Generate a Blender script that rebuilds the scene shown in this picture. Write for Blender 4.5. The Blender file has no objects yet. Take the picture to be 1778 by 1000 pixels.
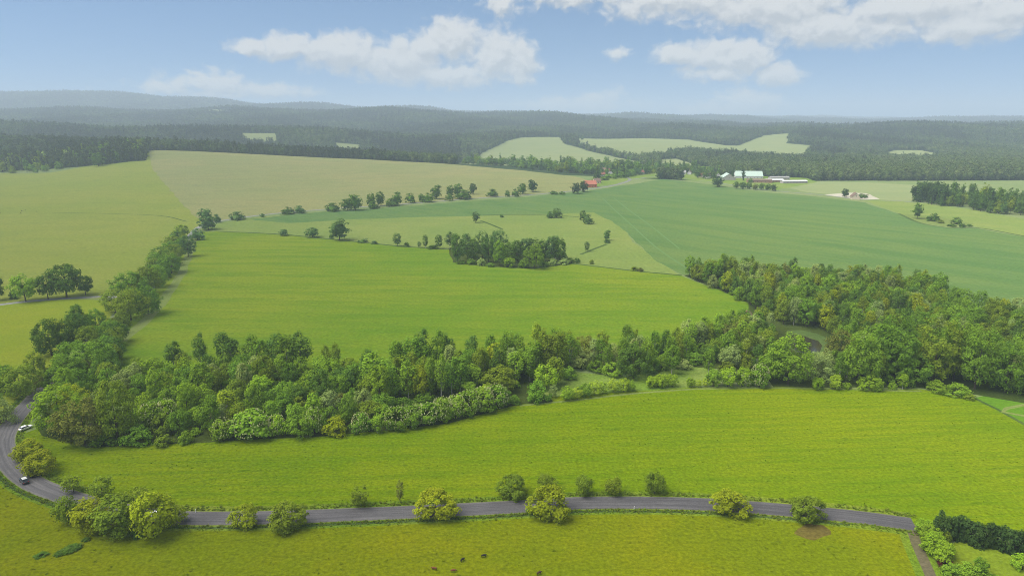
import bpy, bmesh, math, random
import numpy as np
from mathutils import Vector, Matrix
from mathutils.geometry import delaunay_2d_cdt

SC = bpy.context.scene
rng = np.random.default_rng(7)
random.seed(7)

# ------------------------------------------------------------------ camera, sky, sun, exposure
CAM_H, PITCH, FPX, CX, CY = 110.0, math.radians(13.84), 1185.3, 889.0, 500.0
cam_d = bpy.data.cameras.new('camera')
cam = bpy.data.objects.new('camera', cam_d)
SC.collection.objects.link(cam)
cam.location = (0, 0, CAM_H)
cam.rotation_euler = (math.radians(90) - PITCH, 0, 0)
cam_d.sensor_width, cam_d.lens = 36.0, 24.0
cam_d.clip_start, cam_d.clip_end = 1.0, 80000.0
SC.camera = cam

SUN_EL, SUN_AZ = math.radians(58), math.radians(-105)      # azimuth clockwise from +Y
SKY_STRENGTH, SUN_STRENGTH, SUN_ANGLE, EXPOSURE = 0.053, 3.2, 50.0, 0.95
CLOUD_WHITE, CLOUD_GREY = 7.4, 5.6
HAZE = 1.42e-4

def px_dir(px, py):
    X, V = (px - CX) / FPX, (CY - py) / FPX
    d = Vector((X, math.cos(PITCH) + V * math.sin(PITCH), -math.sin(PITCH) + V * math.cos(PITCH)))
    return d.normalized()

def px_azel(px, py):
    d = px_dir(px, py)
    return math.degrees(math.atan2(d.x, d.y)), math.degrees(math.asin(d.z))

class NT:
    """small helper for building node trees"""
    def __init__(s, tree): s.t = tree
    def n(s, typ, ins=None, **props):
        nd = s.t.nodes.new(typ)
        for k, v in props.items(): setattr(nd, k, v)
        for k, v in (ins or {}).items():
            sock = nd.inputs[k]
            if hasattr(v, 'bl_idname') and hasattr(v, 'is_output'): s.t.links.new(v, sock)
            else: sock.default_value = v
        return nd
    def math(s, op, a, b=0.0, c=0.0, clamp=False):
        nd = s.n('ShaderNodeMath', {0: a, 1: b, 2: c}, operation=op); nd.use_clamp = clamp
        return nd.outputs[0]
    def vmath(s, op, a, b=(0, 0, 0)):
        nd = s.n('ShaderNodeVectorMath', {0: a, 1: b}, operation=op)
        return nd.outputs['Value'] if op == 'LENGTH' else nd.outputs[0]
    def rng(s, v, a, b, c=0.0, d=1.0, smooth=False):
        nd = s.n('ShaderNodeMapRange', {'Value': v, 'From Min': a, 'From Max': b, 'To Min': c, 'To Max': d})
        if smooth: nd.interpolation_type = 'SMOOTHSTEP'
        return nd.outputs[0]
    def noise(s, vec, scale, detail=4.0, rough=0.55, dist=0.0):
        nd = s.n('ShaderNodeTexNoise', {'Vector': vec, 'Scale': scale, 'Detail': detail, 'Roughness': rough, 'Distortion': dist})
        return nd.outputs['Fac']
    def mix(s, f, a, b, blend='MIX'):
        nd = s.n('ShaderNodeMix', data_type='RGBA', blend_type=blend)
        for i, v in ((0, f), (6, a), (7, b)):
            if hasattr(v, 'is_output'): s.t.links.new(v, nd.inputs[i])
            else: nd.inputs[i].default_value = v if i == 0 else (tuple(v) + (1,))[:4]
        return nd.outputs[2]
    def link(s, a, b): s.t.links.new(a, b)

# cumulus clouds: (px, py, rx, ry, weight) of soft lobes, as directions on the sky
CLOUDS = [(430, 82, 50, 17, .8), (500, 84, 70, 24, .9), (600, 92, 100, 34, 1), (690, 105, 100, 42, 1), (740, 85, 42, 30, 1), (790, 72, 62, 44, 1),
          (860, 95, 66, 52, 1), (905, 108, 40, 44, .9), (780, 130, 150, 26, .8),
          (1180, 94, 52, 20, 1), (1240, 98, 56, 28, 1), (1290, 102, 62, 36, 1), (1345, 130, 48, 24, .9), (1250, 128, 90, 18, .7),
          (290, 152, 80, 18, .62), (372, 146, 52, 24, .85), (455, 158, 88, 18, .75), (400, 165, 150, 12, .6),
          (1300, 177, 54, 24, 1.0), (1250, 190, 130, 16, .7), (1040, 178, 66, 24, .75), (950, 184, 90, 15, .65), (1070, 92, 30, 13, .5),
          (868, 10, 44, 22, .6), (1010, -14, 150, 26, .8), (1180, 0, 190, 34, .9), (1330, 14, 170, 38, 1), (1440, 48, 130, 34, .95), (1540, 52, 60, 34, .8),
          (1600, 10, 160, 30, .9), (1690, 46, 100, 28, .9), (1790, 10, 140, 34, .9), (1400, -40, 500, 40, 1)]

def build_world():
    w = bpy.data.worlds.new('World'); SC.world = w; w.use_nodes = True
    w.node_tree.nodes.clear()
    # density of cloud at a sky position (azimuth, elevation in degrees)
    g = bpy.data.node_groups.new('cloud_density', 'ShaderNodeTree')
    g.interface.new_socket('P', in_out='INPUT', socket_type='NodeSocketVector')
    g.interface.new_socket('D', in_out='OUTPUT', socket_type='NodeSocketFloat')
    N = NT(g)
    gi, go = N.n('NodeGroupInput'), N.n('NodeGroupOutput')
    P = gi.outputs[0]
    wz = N.n('ShaderNodeTexNoise', {'Vector': P, 'Scale': 0.9, 'Detail': 3.0})
    wv = N.vmath('MULTIPLY', N.vmath('SUBTRACT', wz.outputs['Color'], (.5, .5, .5)), (1.6, 0.9, 0))
    Q = N.vmath('ADD', P, wv)
    d = None
    for (px, py, rx, ry, wt) in CLOUDS:
        a, e = px_azel(px, py); k = math.degrees(1 / FPX)
        L = N.vmath('LENGTH', N.vmath('MULTIPLY', N.vmath('SUBTRACT', Q, (a, e, 0)), (1 / (rx * k * 1.08), 1 / (ry * k * 1.12), 0)))
        v = N.math('MULTIPLY_ADD', L, -wt, wt)
        d = v if d is None else N.math('SMOOTH_MAX', d, v, 0.12)
    # broken cloud carries on over the unseen sky, thickened to raise fill light
    sep = N.n('ShaderNodeSeparateXYZ', {0: P})
    out = N.math('MAXIMUM', N.rng(sep.outputs[1], 11, 22), N.rng(N.math('ABSOLUTE', sep.outputs[0]), 40, 60))
    bn = N.noise(N.vmath('MULTIPLY', P, (1, 2, 1)), 0.055, 3.0)
    broad = N.math('ADD', N.rng(bn, .34, .54, -.6, .55), N.math('MULTIPLY', N.math('SUBTRACT', 1.0, out), -1.2))
    d = N.math('MAXIMUM', d, broad)
    S = N.vmath('MULTIPLY', Q, (1, 1.3, 1))
    def billow(scale, smooth):
        v = N.n('ShaderNodeTexVoronoi', {'Vector': S, 'Scale': scale, 'Smoothness': smooth}, feature='SMOOTH_F1')
        return N.math('SUBTRACT', .42, v.outputs['Distance'])
    f1 = N.noise(S, 1.3, 5.0, .52)
    dd = N.math('MULTIPLY_ADD', N.math('SUBTRACT', f1, .5), .62, d)
    dd = N.math('MULTIPLY_ADD', billow(.55, .6), .42, dd)
    dd = N.math('MULTIPLY_ADD', billow(1.5, .5), .26, dd)
    N.link(dd, go.inputs[0])
    N = NT(w.node_tree)
    tc = N.n('ShaderNodeTexCoord')
    s = N.n('ShaderNodeSeparateXYZ', {0: tc.outputs['Generated']})
    az = N.math('MULTIPLY', N.math('ARCTAN2', s.outputs[0], s.outputs[1]), 57.2958)
    el = N.math('MULTIPLY', N.math('ARCSINE', s.outputs[2]), 57.2958)
    P = N.n('ShaderNodeCombineXYZ', {0: az, 1: el}).outputs[0]
    a = N.n('ShaderNodeGroup', node_tree=g); N.link(P, a.inputs[0])
    b = N.n('ShaderNodeGroup', node_tree=g); N.link(N.vmath('ADD', P, (-0.2, 0.6, 0)), b.inputs[0])
    mask = N.rng(a.outputs[0], -0.04, 0.50, smooth=True)
    thick = N.rng(a.outputs[0], 0.1, 0.7)
    shade = N.rng(N.math('SUBTRACT', a.outputs[0], b.outputs[0]), -0.36, 0.30, smooth=True)
    lum = N.math('MULTIPLY_ADD', shade, CLOUD_WHITE - CLOUD_GREY, CLOUD_GREY)
    ccol = N.vmath('MULTIPLY', N.mix(shade, (.93, .97, 1.03), (1, 1, 1)), N.n('ShaderNodeCombineXYZ', {0: lum, 1: lum, 2: lum}).outputs[0])
    sky = N.n('ShaderNodeTexSky', sky_type='NISHITA', sun_disc=False, sun_elevation=SUN_EL, sun_rotation=SUN_AZ,
              altitude=400, air_density=1.0, dust_density=0.2, ozone_density=3.0)
    lift = N.vmath('NORMALIZE', N.vmath('ADD', tc.outputs['Generated'], (0, 0, .14)))
    N.link(lift, sky.inputs['Vector']) if 'Vector' in sky.inputs else None
    up = N.rng(el, -1.0, 0.5)
    skyc = N.mix(1.0, sky.outputs[0], (1.15, 1.22, 1.26), 'MULTIPLY')
    col = N.mix(N.math('MULTIPLY', N.math('MULTIPLY', mask, 0.93), up), skyc, ccol)
    bg = N.n('ShaderNodeBackground', {'Color': col, 'Strength': SKY_STRENGTH})
    o = N.n('ShaderNodeOutputWorld'); N.link(bg.outputs[0], o.inputs[0])
build_world()

sd = bpy.data.lights.new('sun', 'SUN'); sd.energy = SUN_STRENGTH; sd.angle = math.radians(SUN_ANGLE); sd.color = (1, .96, .88)
sun = bpy.data.objects.new('sun', sd); SC.collection.objects.link(sun)
sv = Vector((math.sin(SUN_AZ) * math.cos(SUN_EL), math.cos(SUN_AZ) * math.cos(SUN_EL), math.sin(SUN_EL)))
sun.rotation_euler = sv.to_track_quat('Z', 'Y').to_euler()
SC.view_settings.view_transform = 'Standard'; SC.view_settings.look = 'None'
SC.view_settings.exposure, SC.view_settings.gamma = EXPOSURE, 1.0
SC.view_settings.use_curve_mapping = False
SC.render.engine = 'CYCLES'
SC.cycles.use_denoising = True
SC.cycles.denoiser = 'OPENIMAGEDENOISE'
SC.cycles.denoising_input_passes = 'RGB_ALBEDO_NORMAL'
SC.cycles.denoising_prefilter = 'NONE'
SC.cycles.use_adaptive_sampling = False
SC.cycles.filter_width = 1.0
SC.cycles.max_bounces, SC.cycles.diffuse_bounces, SC.cycles.volume_bounces = 4, 3, 1
SC.cycles.transparent_max_bounces = 4

# ------------------------------------------------------------------ terrain height
COLS = np.array([-400, 0, 250, 500, 750, 1000, 1250, 1500, 1778, 2200], float)
ROWS = np.array([500, 700, 1000, 1250, 1500, 1800, 2200, 2600, 3200, 5000, 6200, 8000, 10500, 14000, 16500], float)
ZT = np.array([
    [0, 0, 0, 0, 0, 0, 0, 0, 0, 0],
    [0, 0, 0, 0, 0, 0, 0, 0, 0, 0],
    [6, 6, 9, 7, 4, 1, 0, 0, 0, 0],
    [14, 13, 27, 20, 12, 9, 0, 0, 0, 0],
    [32, 30, 45, 33, 19, 4, 0, 0, 0, 0],
    [52, 50, 40, 16, 2, -3, -2, -2, -2, -2],
    [28, 24, 20, 8, 2, 6, 8, 4, 2, 2],
    [85, 80, 72, 62, 42, 30, 27, 24, 18, 18],
    [50, 48, 44, 42, 42, 48, 48, 66, 70, 70],
    [165, 160, 162, 174, 150, 115, 70, 40, 40, 40],
    [150, 150, 140, 150, 130, 95, 60, 35, 35, 35],
    [400, 391, 359, 262, 195, 151, 110, 88, 92, 95],
    [320, 310, 280, 220, 165, 135, 105, 90, 90, 90],
    [150, 150, 150, 150, 148, 146, 142, 122, 126, 126],
    [60, 60, 60, 60, 60, 60, 60, 60, 60, 60]], float)

def _cr(t):
    t2, t3 = t * t, t * t * t
    return (-.5 * t + t2 - .5 * t3, 1 - 2.5 * t2 + 1.5 * t3, .5 * t + 2 * t2 - 1.5 * t3, -.5 * t2 + .5 * t3)

def terrain(x, y):
    x, y = np.asarray(x, float), np.asarray(y, float)
    c = np.clip(x / np.maximum(y, 60) * FPX / .971 + CX, COLS[0], COLS[-1])
    yy = np.clip(y, ROWS[0], ROWS[-1])
    j = np.clip(np.searchsorted(COLS, c) - 1, 0, len(COLS) - 2); i = np.clip(np.searchsorted(ROWS, yy) - 1, 0, len(ROWS) - 2)
    wj, wi = _cr((c - COLS[j]) / (COLS[j + 1] - COLS[j])), _cr((yy - ROWS[i]) / (ROWS[i + 1] - ROWS[i]))
    z = 0
    for a in range(4):
        ia = np.clip(i + a - 1, 0, len(ROWS) - 1)
        for b in range(4):
            jb = np.clip(j + b - 1, 0, len(COLS) - 1)
            z = z + wi[a] * wj[b] * ZT[ia, jb]
    amp = np.clip((y - 1700) / 1500, 0, 1) * 8
    z = z + amp * (np.sin(x / 171 + y / 390) + np.sin(x / 93 - y / 233 + 1.3) * .6)
    z = z + np.clip((y - 3600) / 3000, 0, 1) * 28 * np.sin(x / 610 + y / 1300) * np.sin(x / 290 - y / 2100)
    return z + .25 * np.sin(x / 37 + .5) * np.sin(y / 41) * np.clip(y / 300, 0, 1)

def wx(px, Y): return (px - CX) / FPX * .971 * Y

def unproj(px, py, reach=9000.0):
    d = px_dir(px, py)
    t = np.geomspace(80, reach, 900)
    zz = CAM_H + d.z * t - terrain(d.x * t, d.y * t)
    k = np.argmax(zz < 0)
    if zz[k] >= 0: k = len(t) - 1
    a, b = t[max(k - 1, 0)], t[k]
    for _ in range(18):
        m = .5 * (a + b)
        if CAM_H + d.z * m - float(terrain(d.x * m, d.y * m)) < 0: b = m
        else: a = m
    return np.array([d.x * b, d.y * b])

def P(p):
    """a ground point: (px, py) of the photograph, or ('w', px column, distance)"""
    if p[0] == 'w': return np.array([wx(p[1], p[2]), p[2]])
    return unproj(*p)

def path(pts, step):
    """smooth centre line through ground points, resampled"""
    q = [P(p) for p in pts]; q = [2 * q[0] - q[1]] + q + [2 * q[-1] - q[-2]]
    out = []
    for k in range(1, len(q) - 2):
        n = max(1, int(np.linalg.norm(q[k + 1] - q[k]) / step))
        for m in range(n):
            w = _cr(m / n); out.append(sum(w[a] * q[k + a - 1] for a in range(4)))
    out.append(q[-2])
    return np.array(out)

def ribbon(line, width):
    t = np.gradient(line, axis=0); t /= np.linalg.norm(t, axis=1)[:, None] + 1e-9
    nrm = np.stack([-t[:, 1], t[:, 0]], 1)
    return np.concatenate([line + nrm * width / 2, (line - nrm * width / 2)[::-1]])

def inside(poly, x, y):
    r = np.zeros(len(x), bool); n = len(poly)
    b0, b1 = poly.min(0), poly.max(0)
    idx = np.where((x >= b0[0]) & (x <= b1[0]) & (y >= b0[1]) & (y <= b1[1]))[0]
    if not len(idx): return r
    xs, ys = x[idx], y[idx]; rr = np.zeros(len(idx), bool)
    for k in range(n):
        x0, y0 = poly[k - 1]; x1, y1 = poly[k]
        if y0 == y1: continue
        c = ((y0 > ys) != (y1 > ys)) & (xs < (x1 - x0) * (ys - y0) / (y1 - y0) + x0)
        rr ^= c
    r[idx] = rr
    return r

# ------------------------------------------------------------------ materials
def new_mat(name):
    m = bpy.data.materials.new(name); m.use_nodes = True
    N = NT(m.node_tree); N.t.nodes.clear()
    out = N.n('ShaderNodeOutputMaterial')
    return m, N, out

def flat_mat(name, col, rough=.7, var=.12, scale=3.0, metal=0.0, spec=.3):
    m, N, o = new_mat(name)
    tc = N.n('ShaderNodeTexCoord')
    f = N.rng(N.noise(tc.outputs['Object'], scale, 4), .3, .7, 1 - var, 1 + var)
    c = N.mix(1.0, col, N.n('ShaderNodeCombineXYZ', {0: f, 1: f, 2: f}).outputs[0], 'MULTIPLY')
    b = N.n('ShaderNodeBsdfPrincipled', {'Base Color': c, 'Roughness': rough, 'Metallic': metal, 'Specular IOR Level': spec})
    N.link(b.outputs[0], o.inputs[0]); return m

def grass_mat(name, a, b, c, streak=(.02, .5), streak_amt=.5, dots=.35, bump=.5, angle=0.0, big=.012, fine=1.0):
    """meadow: a = main, b = second colour in broad patches, c = dark tussocks"""
    m, N, o = new_mat(name)
    tc = N.n('ShaderNodeTexCoord'); V = tc.outputs['Object']
    R = N.n('ShaderNodeMapping', {'Vector': V, 'Rotation': (0, 0, angle)}).outputs[0]
    n_big = N.noise(R, big, 5, .6)
    n_mid = N.noise(R, .09, 5, .65)
    st = N.noise(N.vmath('MULTIPLY', R, (streak[0], streak[1], 1)), 1.0, 4, .6, .25)
    n_f = N.noise(V, .95 * fine, 5, .7)
    n_t = N.noise(N.vmath('MULTIPLY', R, (.45, 1, 1)), .33 * fine, 4, .7)
    col = N.mix(N.rng(n_big, .38, .62, smooth=True), a, b)
    col = N.mix(N.rng(n_mid, .35, .7, 0, .45), col, b)
    col = N.mix(N.math('MULTIPLY', N.rng(st, .42, .66, smooth=True), streak_amt), col, tuple(x * y for x, y in zip(a, (.72, .85, .8))))
    v = N.rng(n_f, .28, .72, 1 - dots, 1 + dots)
    col = N.mix(1.0, col, N.n('ShaderNodeCombineXYZ', {0: v, 1: v, 2: v}).outputs[0], 'MULTIPLY')
    col = N.mix(N.rng(n_t, .60, .74, 0, .75), col, c)
    h = N.math('ADD', N.math('MULTIPLY', n_f, .5), n_t)
    bp = N.n('ShaderNodeBump', {'Height': h, 'Strength': bump, 'Distance': .9})
    d = N.n('ShaderNodeBsdfDiffuse', {'Color': col, 'Roughness': 1.0, 'Normal': bp.outputs[0]})
    N.link(d.outputs[0], o.inputs[0]); return m

def asphalt_mat(name, base, dark):
    m, N, o = new_mat(name)
    tc = N.n('ShaderNodeTexCoord'); at = N.n('ShaderNodeAttribute', attribute_name='road_uv')
    s = N.n('ShaderNodeSeparateXYZ', {0: at.outputs['Vector']})
    q = N.n('ShaderNodeCombineXYZ', {0: N.math('MULTIPLY', s.outputs[0], .035), 1: N.math('MULTIPLY', s.outputs[1], 1.5)}).outputs[0]
    st = N.noise(q, 1.0, 4, .6, .2)
    wheel = N.math('ABSOLUTE', N.math('SUBTRACT', N.math('ABSOLUTE', s.outputs[1]), 1.5))
    col = N.mix(N.rng(st, .35, .68), base, dark)
    col = N.mix(N.rng(wheel, .1, .7, .4, 0, True), col, dark)
    pt = N.noise(tc.outputs['Object'], .06, 3)
    col = N.mix(N.rng(pt, .45, .65, 0, .55), col, dark)
    f = N.rng(N.noise(tc.outputs['Object'], 2.5, 4, .7), .3, .7, .72, 1.28)
    col = N.mix(1.0, col, N.n('ShaderNodeCombineXYZ', {0: f, 1: f, 2: f}).outputs[0], 'MULTIPLY')
    edge = N.math('ADD', N.math('ABSOLUTE', s.outputs[1]), N.math('MULTIPLY', N.noise(tc.outputs['Object'], .7, 4, .7), .9))
    col = N.mix(N.rng(edge, 3.45, 3.8, 0, .8), col, (.13, .13, .075))
    b = N.n('ShaderNodeBsdfPrincipled', {'Base Color': col, 'Roughness': .85, 'Specular IOR Level': .2})
    N.link(b.outputs[0], o.inputs[0]); return m

MAT = {
    'near_pasture': grass_mat('near_pasture', (.160, .174, .002), (.122, .158, .002), (.055, .08, .002), (.03, .12), .35, .40, .7, big=.02),
    'main_meadow': grass_mat('main_meadow', (.110, .176, .002), (.156, .200, .003), (.045, .10, .002), (.018, .40), .5, .38, .7, angle=-.05, big=.010),
    'green_field': grass_mat('green_field', (.085, .18, .012), (.10, .19, .012), (.04, .11, .008), (.02, .3), .3, .25),
    'mid_meadow': grass_mat('mid_meadow', (.104, .186, .010), (.16, .208, .014), (.055, .12, .008), (.012, .10), .5, .26, .5, angle=.05, big=.006, fine=.6),
    'ditch_meadow': grass_mat('ditch_meadow', (.192, .228, .056), (.155, .21, .048), (.10, .155, .036), (.01, .05), .5, .22, .4, big=.01, fine=.4),
    'crop_field': grass_mat('crop_field', (.090, .160, .045), (.118, .176, .046), (.075, .14, .038), (.004, .05), .55, .2, .35, angle=.8, big=.005, fine=.4),
    'pasture': grass_mat('pasture', (.215, .235, .042), (.185, .225, .036), (.10, .13, .025), (.012, .05), .35, .25, .5, big=.006, fine=.5),
    'hay_field': grass_mat('hay_field', (.24, .228, .088), (.205, .220, .080), (.15, .135, .052), (.012, .03), .5, .25, .4, big=.006, fine=.4),
    'lower_pasture': grass_mat('lower_pasture', (.22, .25, .018), (.18, .235, .016), (.10, .13, .01), (.03, .08), .3, .28),
    'hill_field': grass_mat('hill_field', (.225, .25, .105), (.205, .24, .10), (.16, .20, .075), (.006, .02), .3, .1, .2, fine=.2),
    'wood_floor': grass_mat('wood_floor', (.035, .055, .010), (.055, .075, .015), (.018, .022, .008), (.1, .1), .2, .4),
    'hills': grass_mat('hills', (.03, .055, .022), (.04, .065, .025), (.018, .03, .014), (.1, .1), .2, .3, fine=.3),
    'rough_grass': grass_mat('rough_grass', (.12, .20, .02), (.18, .23, .05), (.06, .10, .015), (.1, .2), .3, .35),
    'dull_grass': grass_mat('dull_grass', (.15, .20, .07), (.18, .215, .08), (.10, .14, .045), (.1, .2), .3, .25, fine=.4),
    'verge': grass_mat('verge', (.10, .17, .010), (.17, .21, .02), (.035, .07, .006), (.5, .5), .2, .5, .9, fine=1.3),
    'track': grass_mat('track', (.165, .20, .055), (.14, .185, .045), (.10, .14, .03), (.2, .2), .2, .3),
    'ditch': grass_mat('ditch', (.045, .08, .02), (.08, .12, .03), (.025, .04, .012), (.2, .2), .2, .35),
    'bare_earth': grass_mat('bare_earth', (.095, .055, .025), (.13, .12, .02), (.055, .035, .018), (.2, .2), .2, .35),
    'dirt_track': grass_mat('dirt_track', (.12, .10, .06), (.10, .10, .04), (.06, .05, .03), (.2, .2), .2, .3),
    'sand_yard': grass_mat('sand_yard', (.46, .42, .33), (.40, .37, .28), (.26, .24, .16), (.2, .2), .2, .15),
    'tramline': grass_mat('tramline', (.115, .195, .066), (.11, .19, .06), (.1, .18, .06), (.2, .2), .2, .15),
    'lawn': grass_mat('lawn', (.15, .19, .012), (.13, .19, .012), (.07, .11, .01), (.2, .2), .2, .3),
    'road': asphalt_mat('road', (.118, .112, .112), (.058, .055, .058)),
    'lane': flat_mat('lane', (.17, .17, .16), .9, .2, .5),
}
def water_mat():
    m, N, o = new_mat('pond')
    tc = N.n('ShaderNodeTexCoord')
    bp = N.n('ShaderNodeBump', {'Height': N.noise(tc.outputs['Object'], 1.5, 3), 'Strength': .08})
    b = N.n('ShaderNodeBsdfPrincipled', {'Base Color': (.035, .032, .018, 1), 'Roughness': .12, 'Normal': bp.outputs[0]})
    N.link(b.outputs[0], o.inputs[0]); return m
MAT['pond'] = water_mat()

# ------------------------------------------------------------------ the ground, cut into fields
ROAD_PX = [(1587, 910), (1500, 898), (1400, 888), (1290, 879), (1200, 874), (1100, 872), (1000, 873), (900, 879), (800, 884), (700, 889),
           (600, 893), (500, 897), (400, 899), (310, 898), (230, 889), (160, 875), (105, 858), (60, 840), (28, 816), (10, 790), (6, 765), (18, 738),
           (40, 710), (60, 690), (76, 668), (100, 645), (140, 610)]
road_line = path(ROAD_PX, 4.0)
lane_line = path([(140, 610), (175, 572), (215, 540), (250, 510), (283, 480), (305, 450), (322, 420), (338, 400), (360, 388), (400, 381), (450, 374),
                  (520, 367), (620, 360), (720, 353), (850, 343), (950, 336), (1020, 329), (1070, 321), (1094, 312), (1075, 304), (1060, 298)], 14.0)
left_lane = path([(-160, 548), (-60, 537), (0, 529), (60, 522), (120, 518), (180, 515), (225, 518)], 8.0)
farm_lane = path([(1094, 312), (1150, 307), (1240, 317), (1330, 330), (1430, 339), (1500, 347), (1560, 349), (1590, 352)], 20.0)
track_line = path([(342, 402), (331, 430), (322, 455), (306, 490), (276, 530), (242, 566), (212, 592)], 8.0)
dirt_line = path([(1580, 908), (1592, 945), (1612, 990), (1640, 1060), (1690, 1200)], 4.0)

REGIONS = []
def region(name, mat, pts, obj=None):
    q = np.array([P(p) for p in pts]) if not isinstance(pts, np.ndarray) else pts
    if name not in ('road', 'lane', 'verge', 'near_ground', 'dirt_track', 'tractor_track', 'ditch'):
        out = []
        for k in range(len(q)):
            a, b = q[k], q[(k + 1) % len(q)]
            n = max(1, int(np.linalg.norm(b - a) / max(7, .016 * np.linalg.norm(a))))
            out += [a + (b - a) * m / n for m in range(n)]
        q = np.array(out); am = np.clip(np.linalg.norm(q, axis=1) / 420, .5, 6)[:, None]; x, y = q[:, 0], q[:, 1]
        q = q + am * np.stack([np.sin(x / 11 + 2 * np.sin(y / 29)) + .6 * np.sin(y / 6.3 + x / 17), np.sin(y / 9 + 2 * np.sin(x / 23)) + .6 * np.sin(x / 5.1 - y / 19)], 1) * .55
    REGIONS.append((name, mat, q))

region('near_ground', 'dull_grass', np.array([[-2600., -900], [2600, -900], [2600, 1250], [1300, 1330], [900, 1280], [200, 1270], [0, 1300], [-1200, 1300], [-2600, 1250]]))
region('hay_field', 'hay_field', [(252, 288), ('w', 250, 1510), ('w', 500, 1510), ('w', 750, 1500), ('w', 900, 1400), ('w', 1000, 1260), (1030, 316), (1020, 329), (950, 336), (850, 343), (720, 353), (620, 360), (520, 367), (450, 374), (400, 381), (352, 387), (320, 360)])
region('pasture', 'pasture', [(-420, 345), (-200, 318), (0, 301), (90, 300), (150, 289), (200, 284), (252, 279), ('w', 252, 1500), (262, 290), (300, 335), (350, 387), (322, 420), (283, 480), (225, 518), (120, 518), (0, 529), (-160, 548), (-420, 580)])
region('lower_pasture', 'lower_pasture', [(-420, 582), (-160, 549), (0, 530), (120, 519), (215, 522), (175, 572), (100, 645), (60, 690), (20, 738), (6, 765), (-100, 800), (-420, 780)])
region('near_pasture', 'near_pasture', np.concatenate([np.array([P(p) for p in [(1640, 1060), (1690, 1300), (-500, 1300), (-600, 900), (-300, 800), (-60, 790)]]), road_line[::-1][20:], ]))
region('main_meadow', 'main_meadow', np.concatenate([road_line[:-22], np.array([P(p) for p in [(70, 742), (150, 765), (330, 760), (600, 740), (780, 720), (870, 700), (920, 692), (1060, 680), (1180, 672), (1400, 672), (1600, 676), (1690, 690), (1778, 737), (2100, 880), (2100, 960)]])]))
region('green_field', 'green_field', [(1690, 690), (1740, 680), (2200, 680), (2300, 900), (2100, 880), (1778, 737)])
region('mid_meadow', 'mid_meadow', [(338, 402), (380, 402), (450, 405), (500, 408), (560, 414), (640, 422), (700, 428), (780, 433), (785, 456), (850, 463), (930, 467), (990, 457), (1040, 463), (1107, 471), (1180, 478), (1240, 500), (1300, 527), (1290, 560), (1150, 610), (1060, 618), (950, 622), (850, 630), (760, 650), (690, 660), (620, 650), (560, 640), (470, 640), (380, 636), (300, 640), (230, 655), (160, 660), (140, 612), (175, 575), (250, 512), (305, 455), (322, 425)])
region('ditch_meadow', 'ditch_meadow', [(345, 400), (365, 390), (450, 377), (600, 366), (720, 358), (1045, 350), (1070, 384), (1100, 420), (1180, 478), (1107, 471), (1040, 463), (990, 457), (930, 467), (850, 463), (785, 456), (780, 433), (700, 428), (640, 422), (560, 414), (500, 408), (450, 405), (380, 402)])
region('crop_field', 'crop_field', [(430, 381), (520, 371), (620, 364), (720, 357), (850, 347), (950, 339), (1020, 332), (1070, 324), (1110, 318), (1150, 311), (1240, 321), (1330, 334), (1430, 343), (1500, 352), (1560, 371), (1600, 388), (1650, 396), (1700, 397), (1778, 411), (2000, 450), (2300, 520), (2300, 640), (1950, 580), (1800, 568), (1700, 558), (1650, 538), (1620, 515), (1520, 498), (1400, 491), (1240, 478), (1185, 477), (1142, 455), (1100, 415), (1065, 385), (1030, 369), (960, 372), (900, 373), (830, 375), (700, 378), (600, 382), (500, 388)])
region('strip_field', 'ditch_meadow', [(1490, 345), (1560, 349), (1600, 353), (1680, 363), (1778, 380), (2000, 420), (2300, 480), (2300, 515), (2000, 448), (1778, 410), (1690, 393), (1600, 386), (1560, 370), (1515, 354)])
region('farm_field', 'hill_field', [(1350, 321), (1400, 315), (1500, 317), (1600, 322), (1680, 326), (1700, 335), (1620, 340), (1580, 350), (1530, 347), (1480, 341), (1400, 334)])
region('farmyard', 'rough_grass', [(1080, 312), (1120, 300), (1250, 304), (1400, 309), (1420, 316), (1350, 330), (1240, 318), (1150, 308)])
region('village_green', 'rough_grass', [(1020, 325), (1035, 305), (1150, 285), (1230, 290), (1250, 304), (1150, 306), (1095, 311), (1070, 320)])
for q in ([('w', 775, 1640), ('w', 840, 2300), ('w', 905, 2720), ('w', 972, 2890), ('w', 980, 2500), ('w', 1000, 2380), ('w', 1060, 2080), ('w', 1110, 1900), ('w', 1140, 1620), ('w', 1000, 1560), ('w', 880, 1580)],
          [('w', 1003, 2890), ('w', 1100, 2930), ('w', 1200, 2850), ('w', 1262, 2560), ('w', 1285, 2540), ('w', 1310, 2760), ('w', 1330, 2890), ('w', 1372, 2930), ('w', 1370, 2560), ('w', 1412, 2480), ('w', 1405, 1900), ('w', 1330, 1960), ('w', 1260, 2160), ('w', 1190, 2260), ('w', 1150, 2030), ('w', 1110, 1940), ('w', 1066, 2110), ('w', 1006, 2410)],
          [('w', 1142, 1580), ('w', 1150, 1960), ('w', 1180, 1980), ('w', 1210, 1800), ('w', 1180, 1600)],
          [('w', 1535, 2180), ('w', 1560, 2360), ('w', 1610, 2330), ('w', 1668, 2060), ('w', 1610, 1950), ('w', 1560, 1990)],
          [('w', 415, 2540), ('w', 475, 2530), ('w', 480, 2330), ('w', 420, 2370)],
          [('w', 575, 2400), ('w', 625, 2400), ('w', 622, 2180), ('w', 585, 2200)],
          [('w', 300, 5300), ('w', 420, 4800), ('w', 380, 4600)]):
    region('hill_field', 'hill_field', q)
region('sand_yard', 'sand_yard', [(1432, 338), (1470, 334.5), (1506, 336), (1530, 346), (1500, 347), (1470, 344)])
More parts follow.
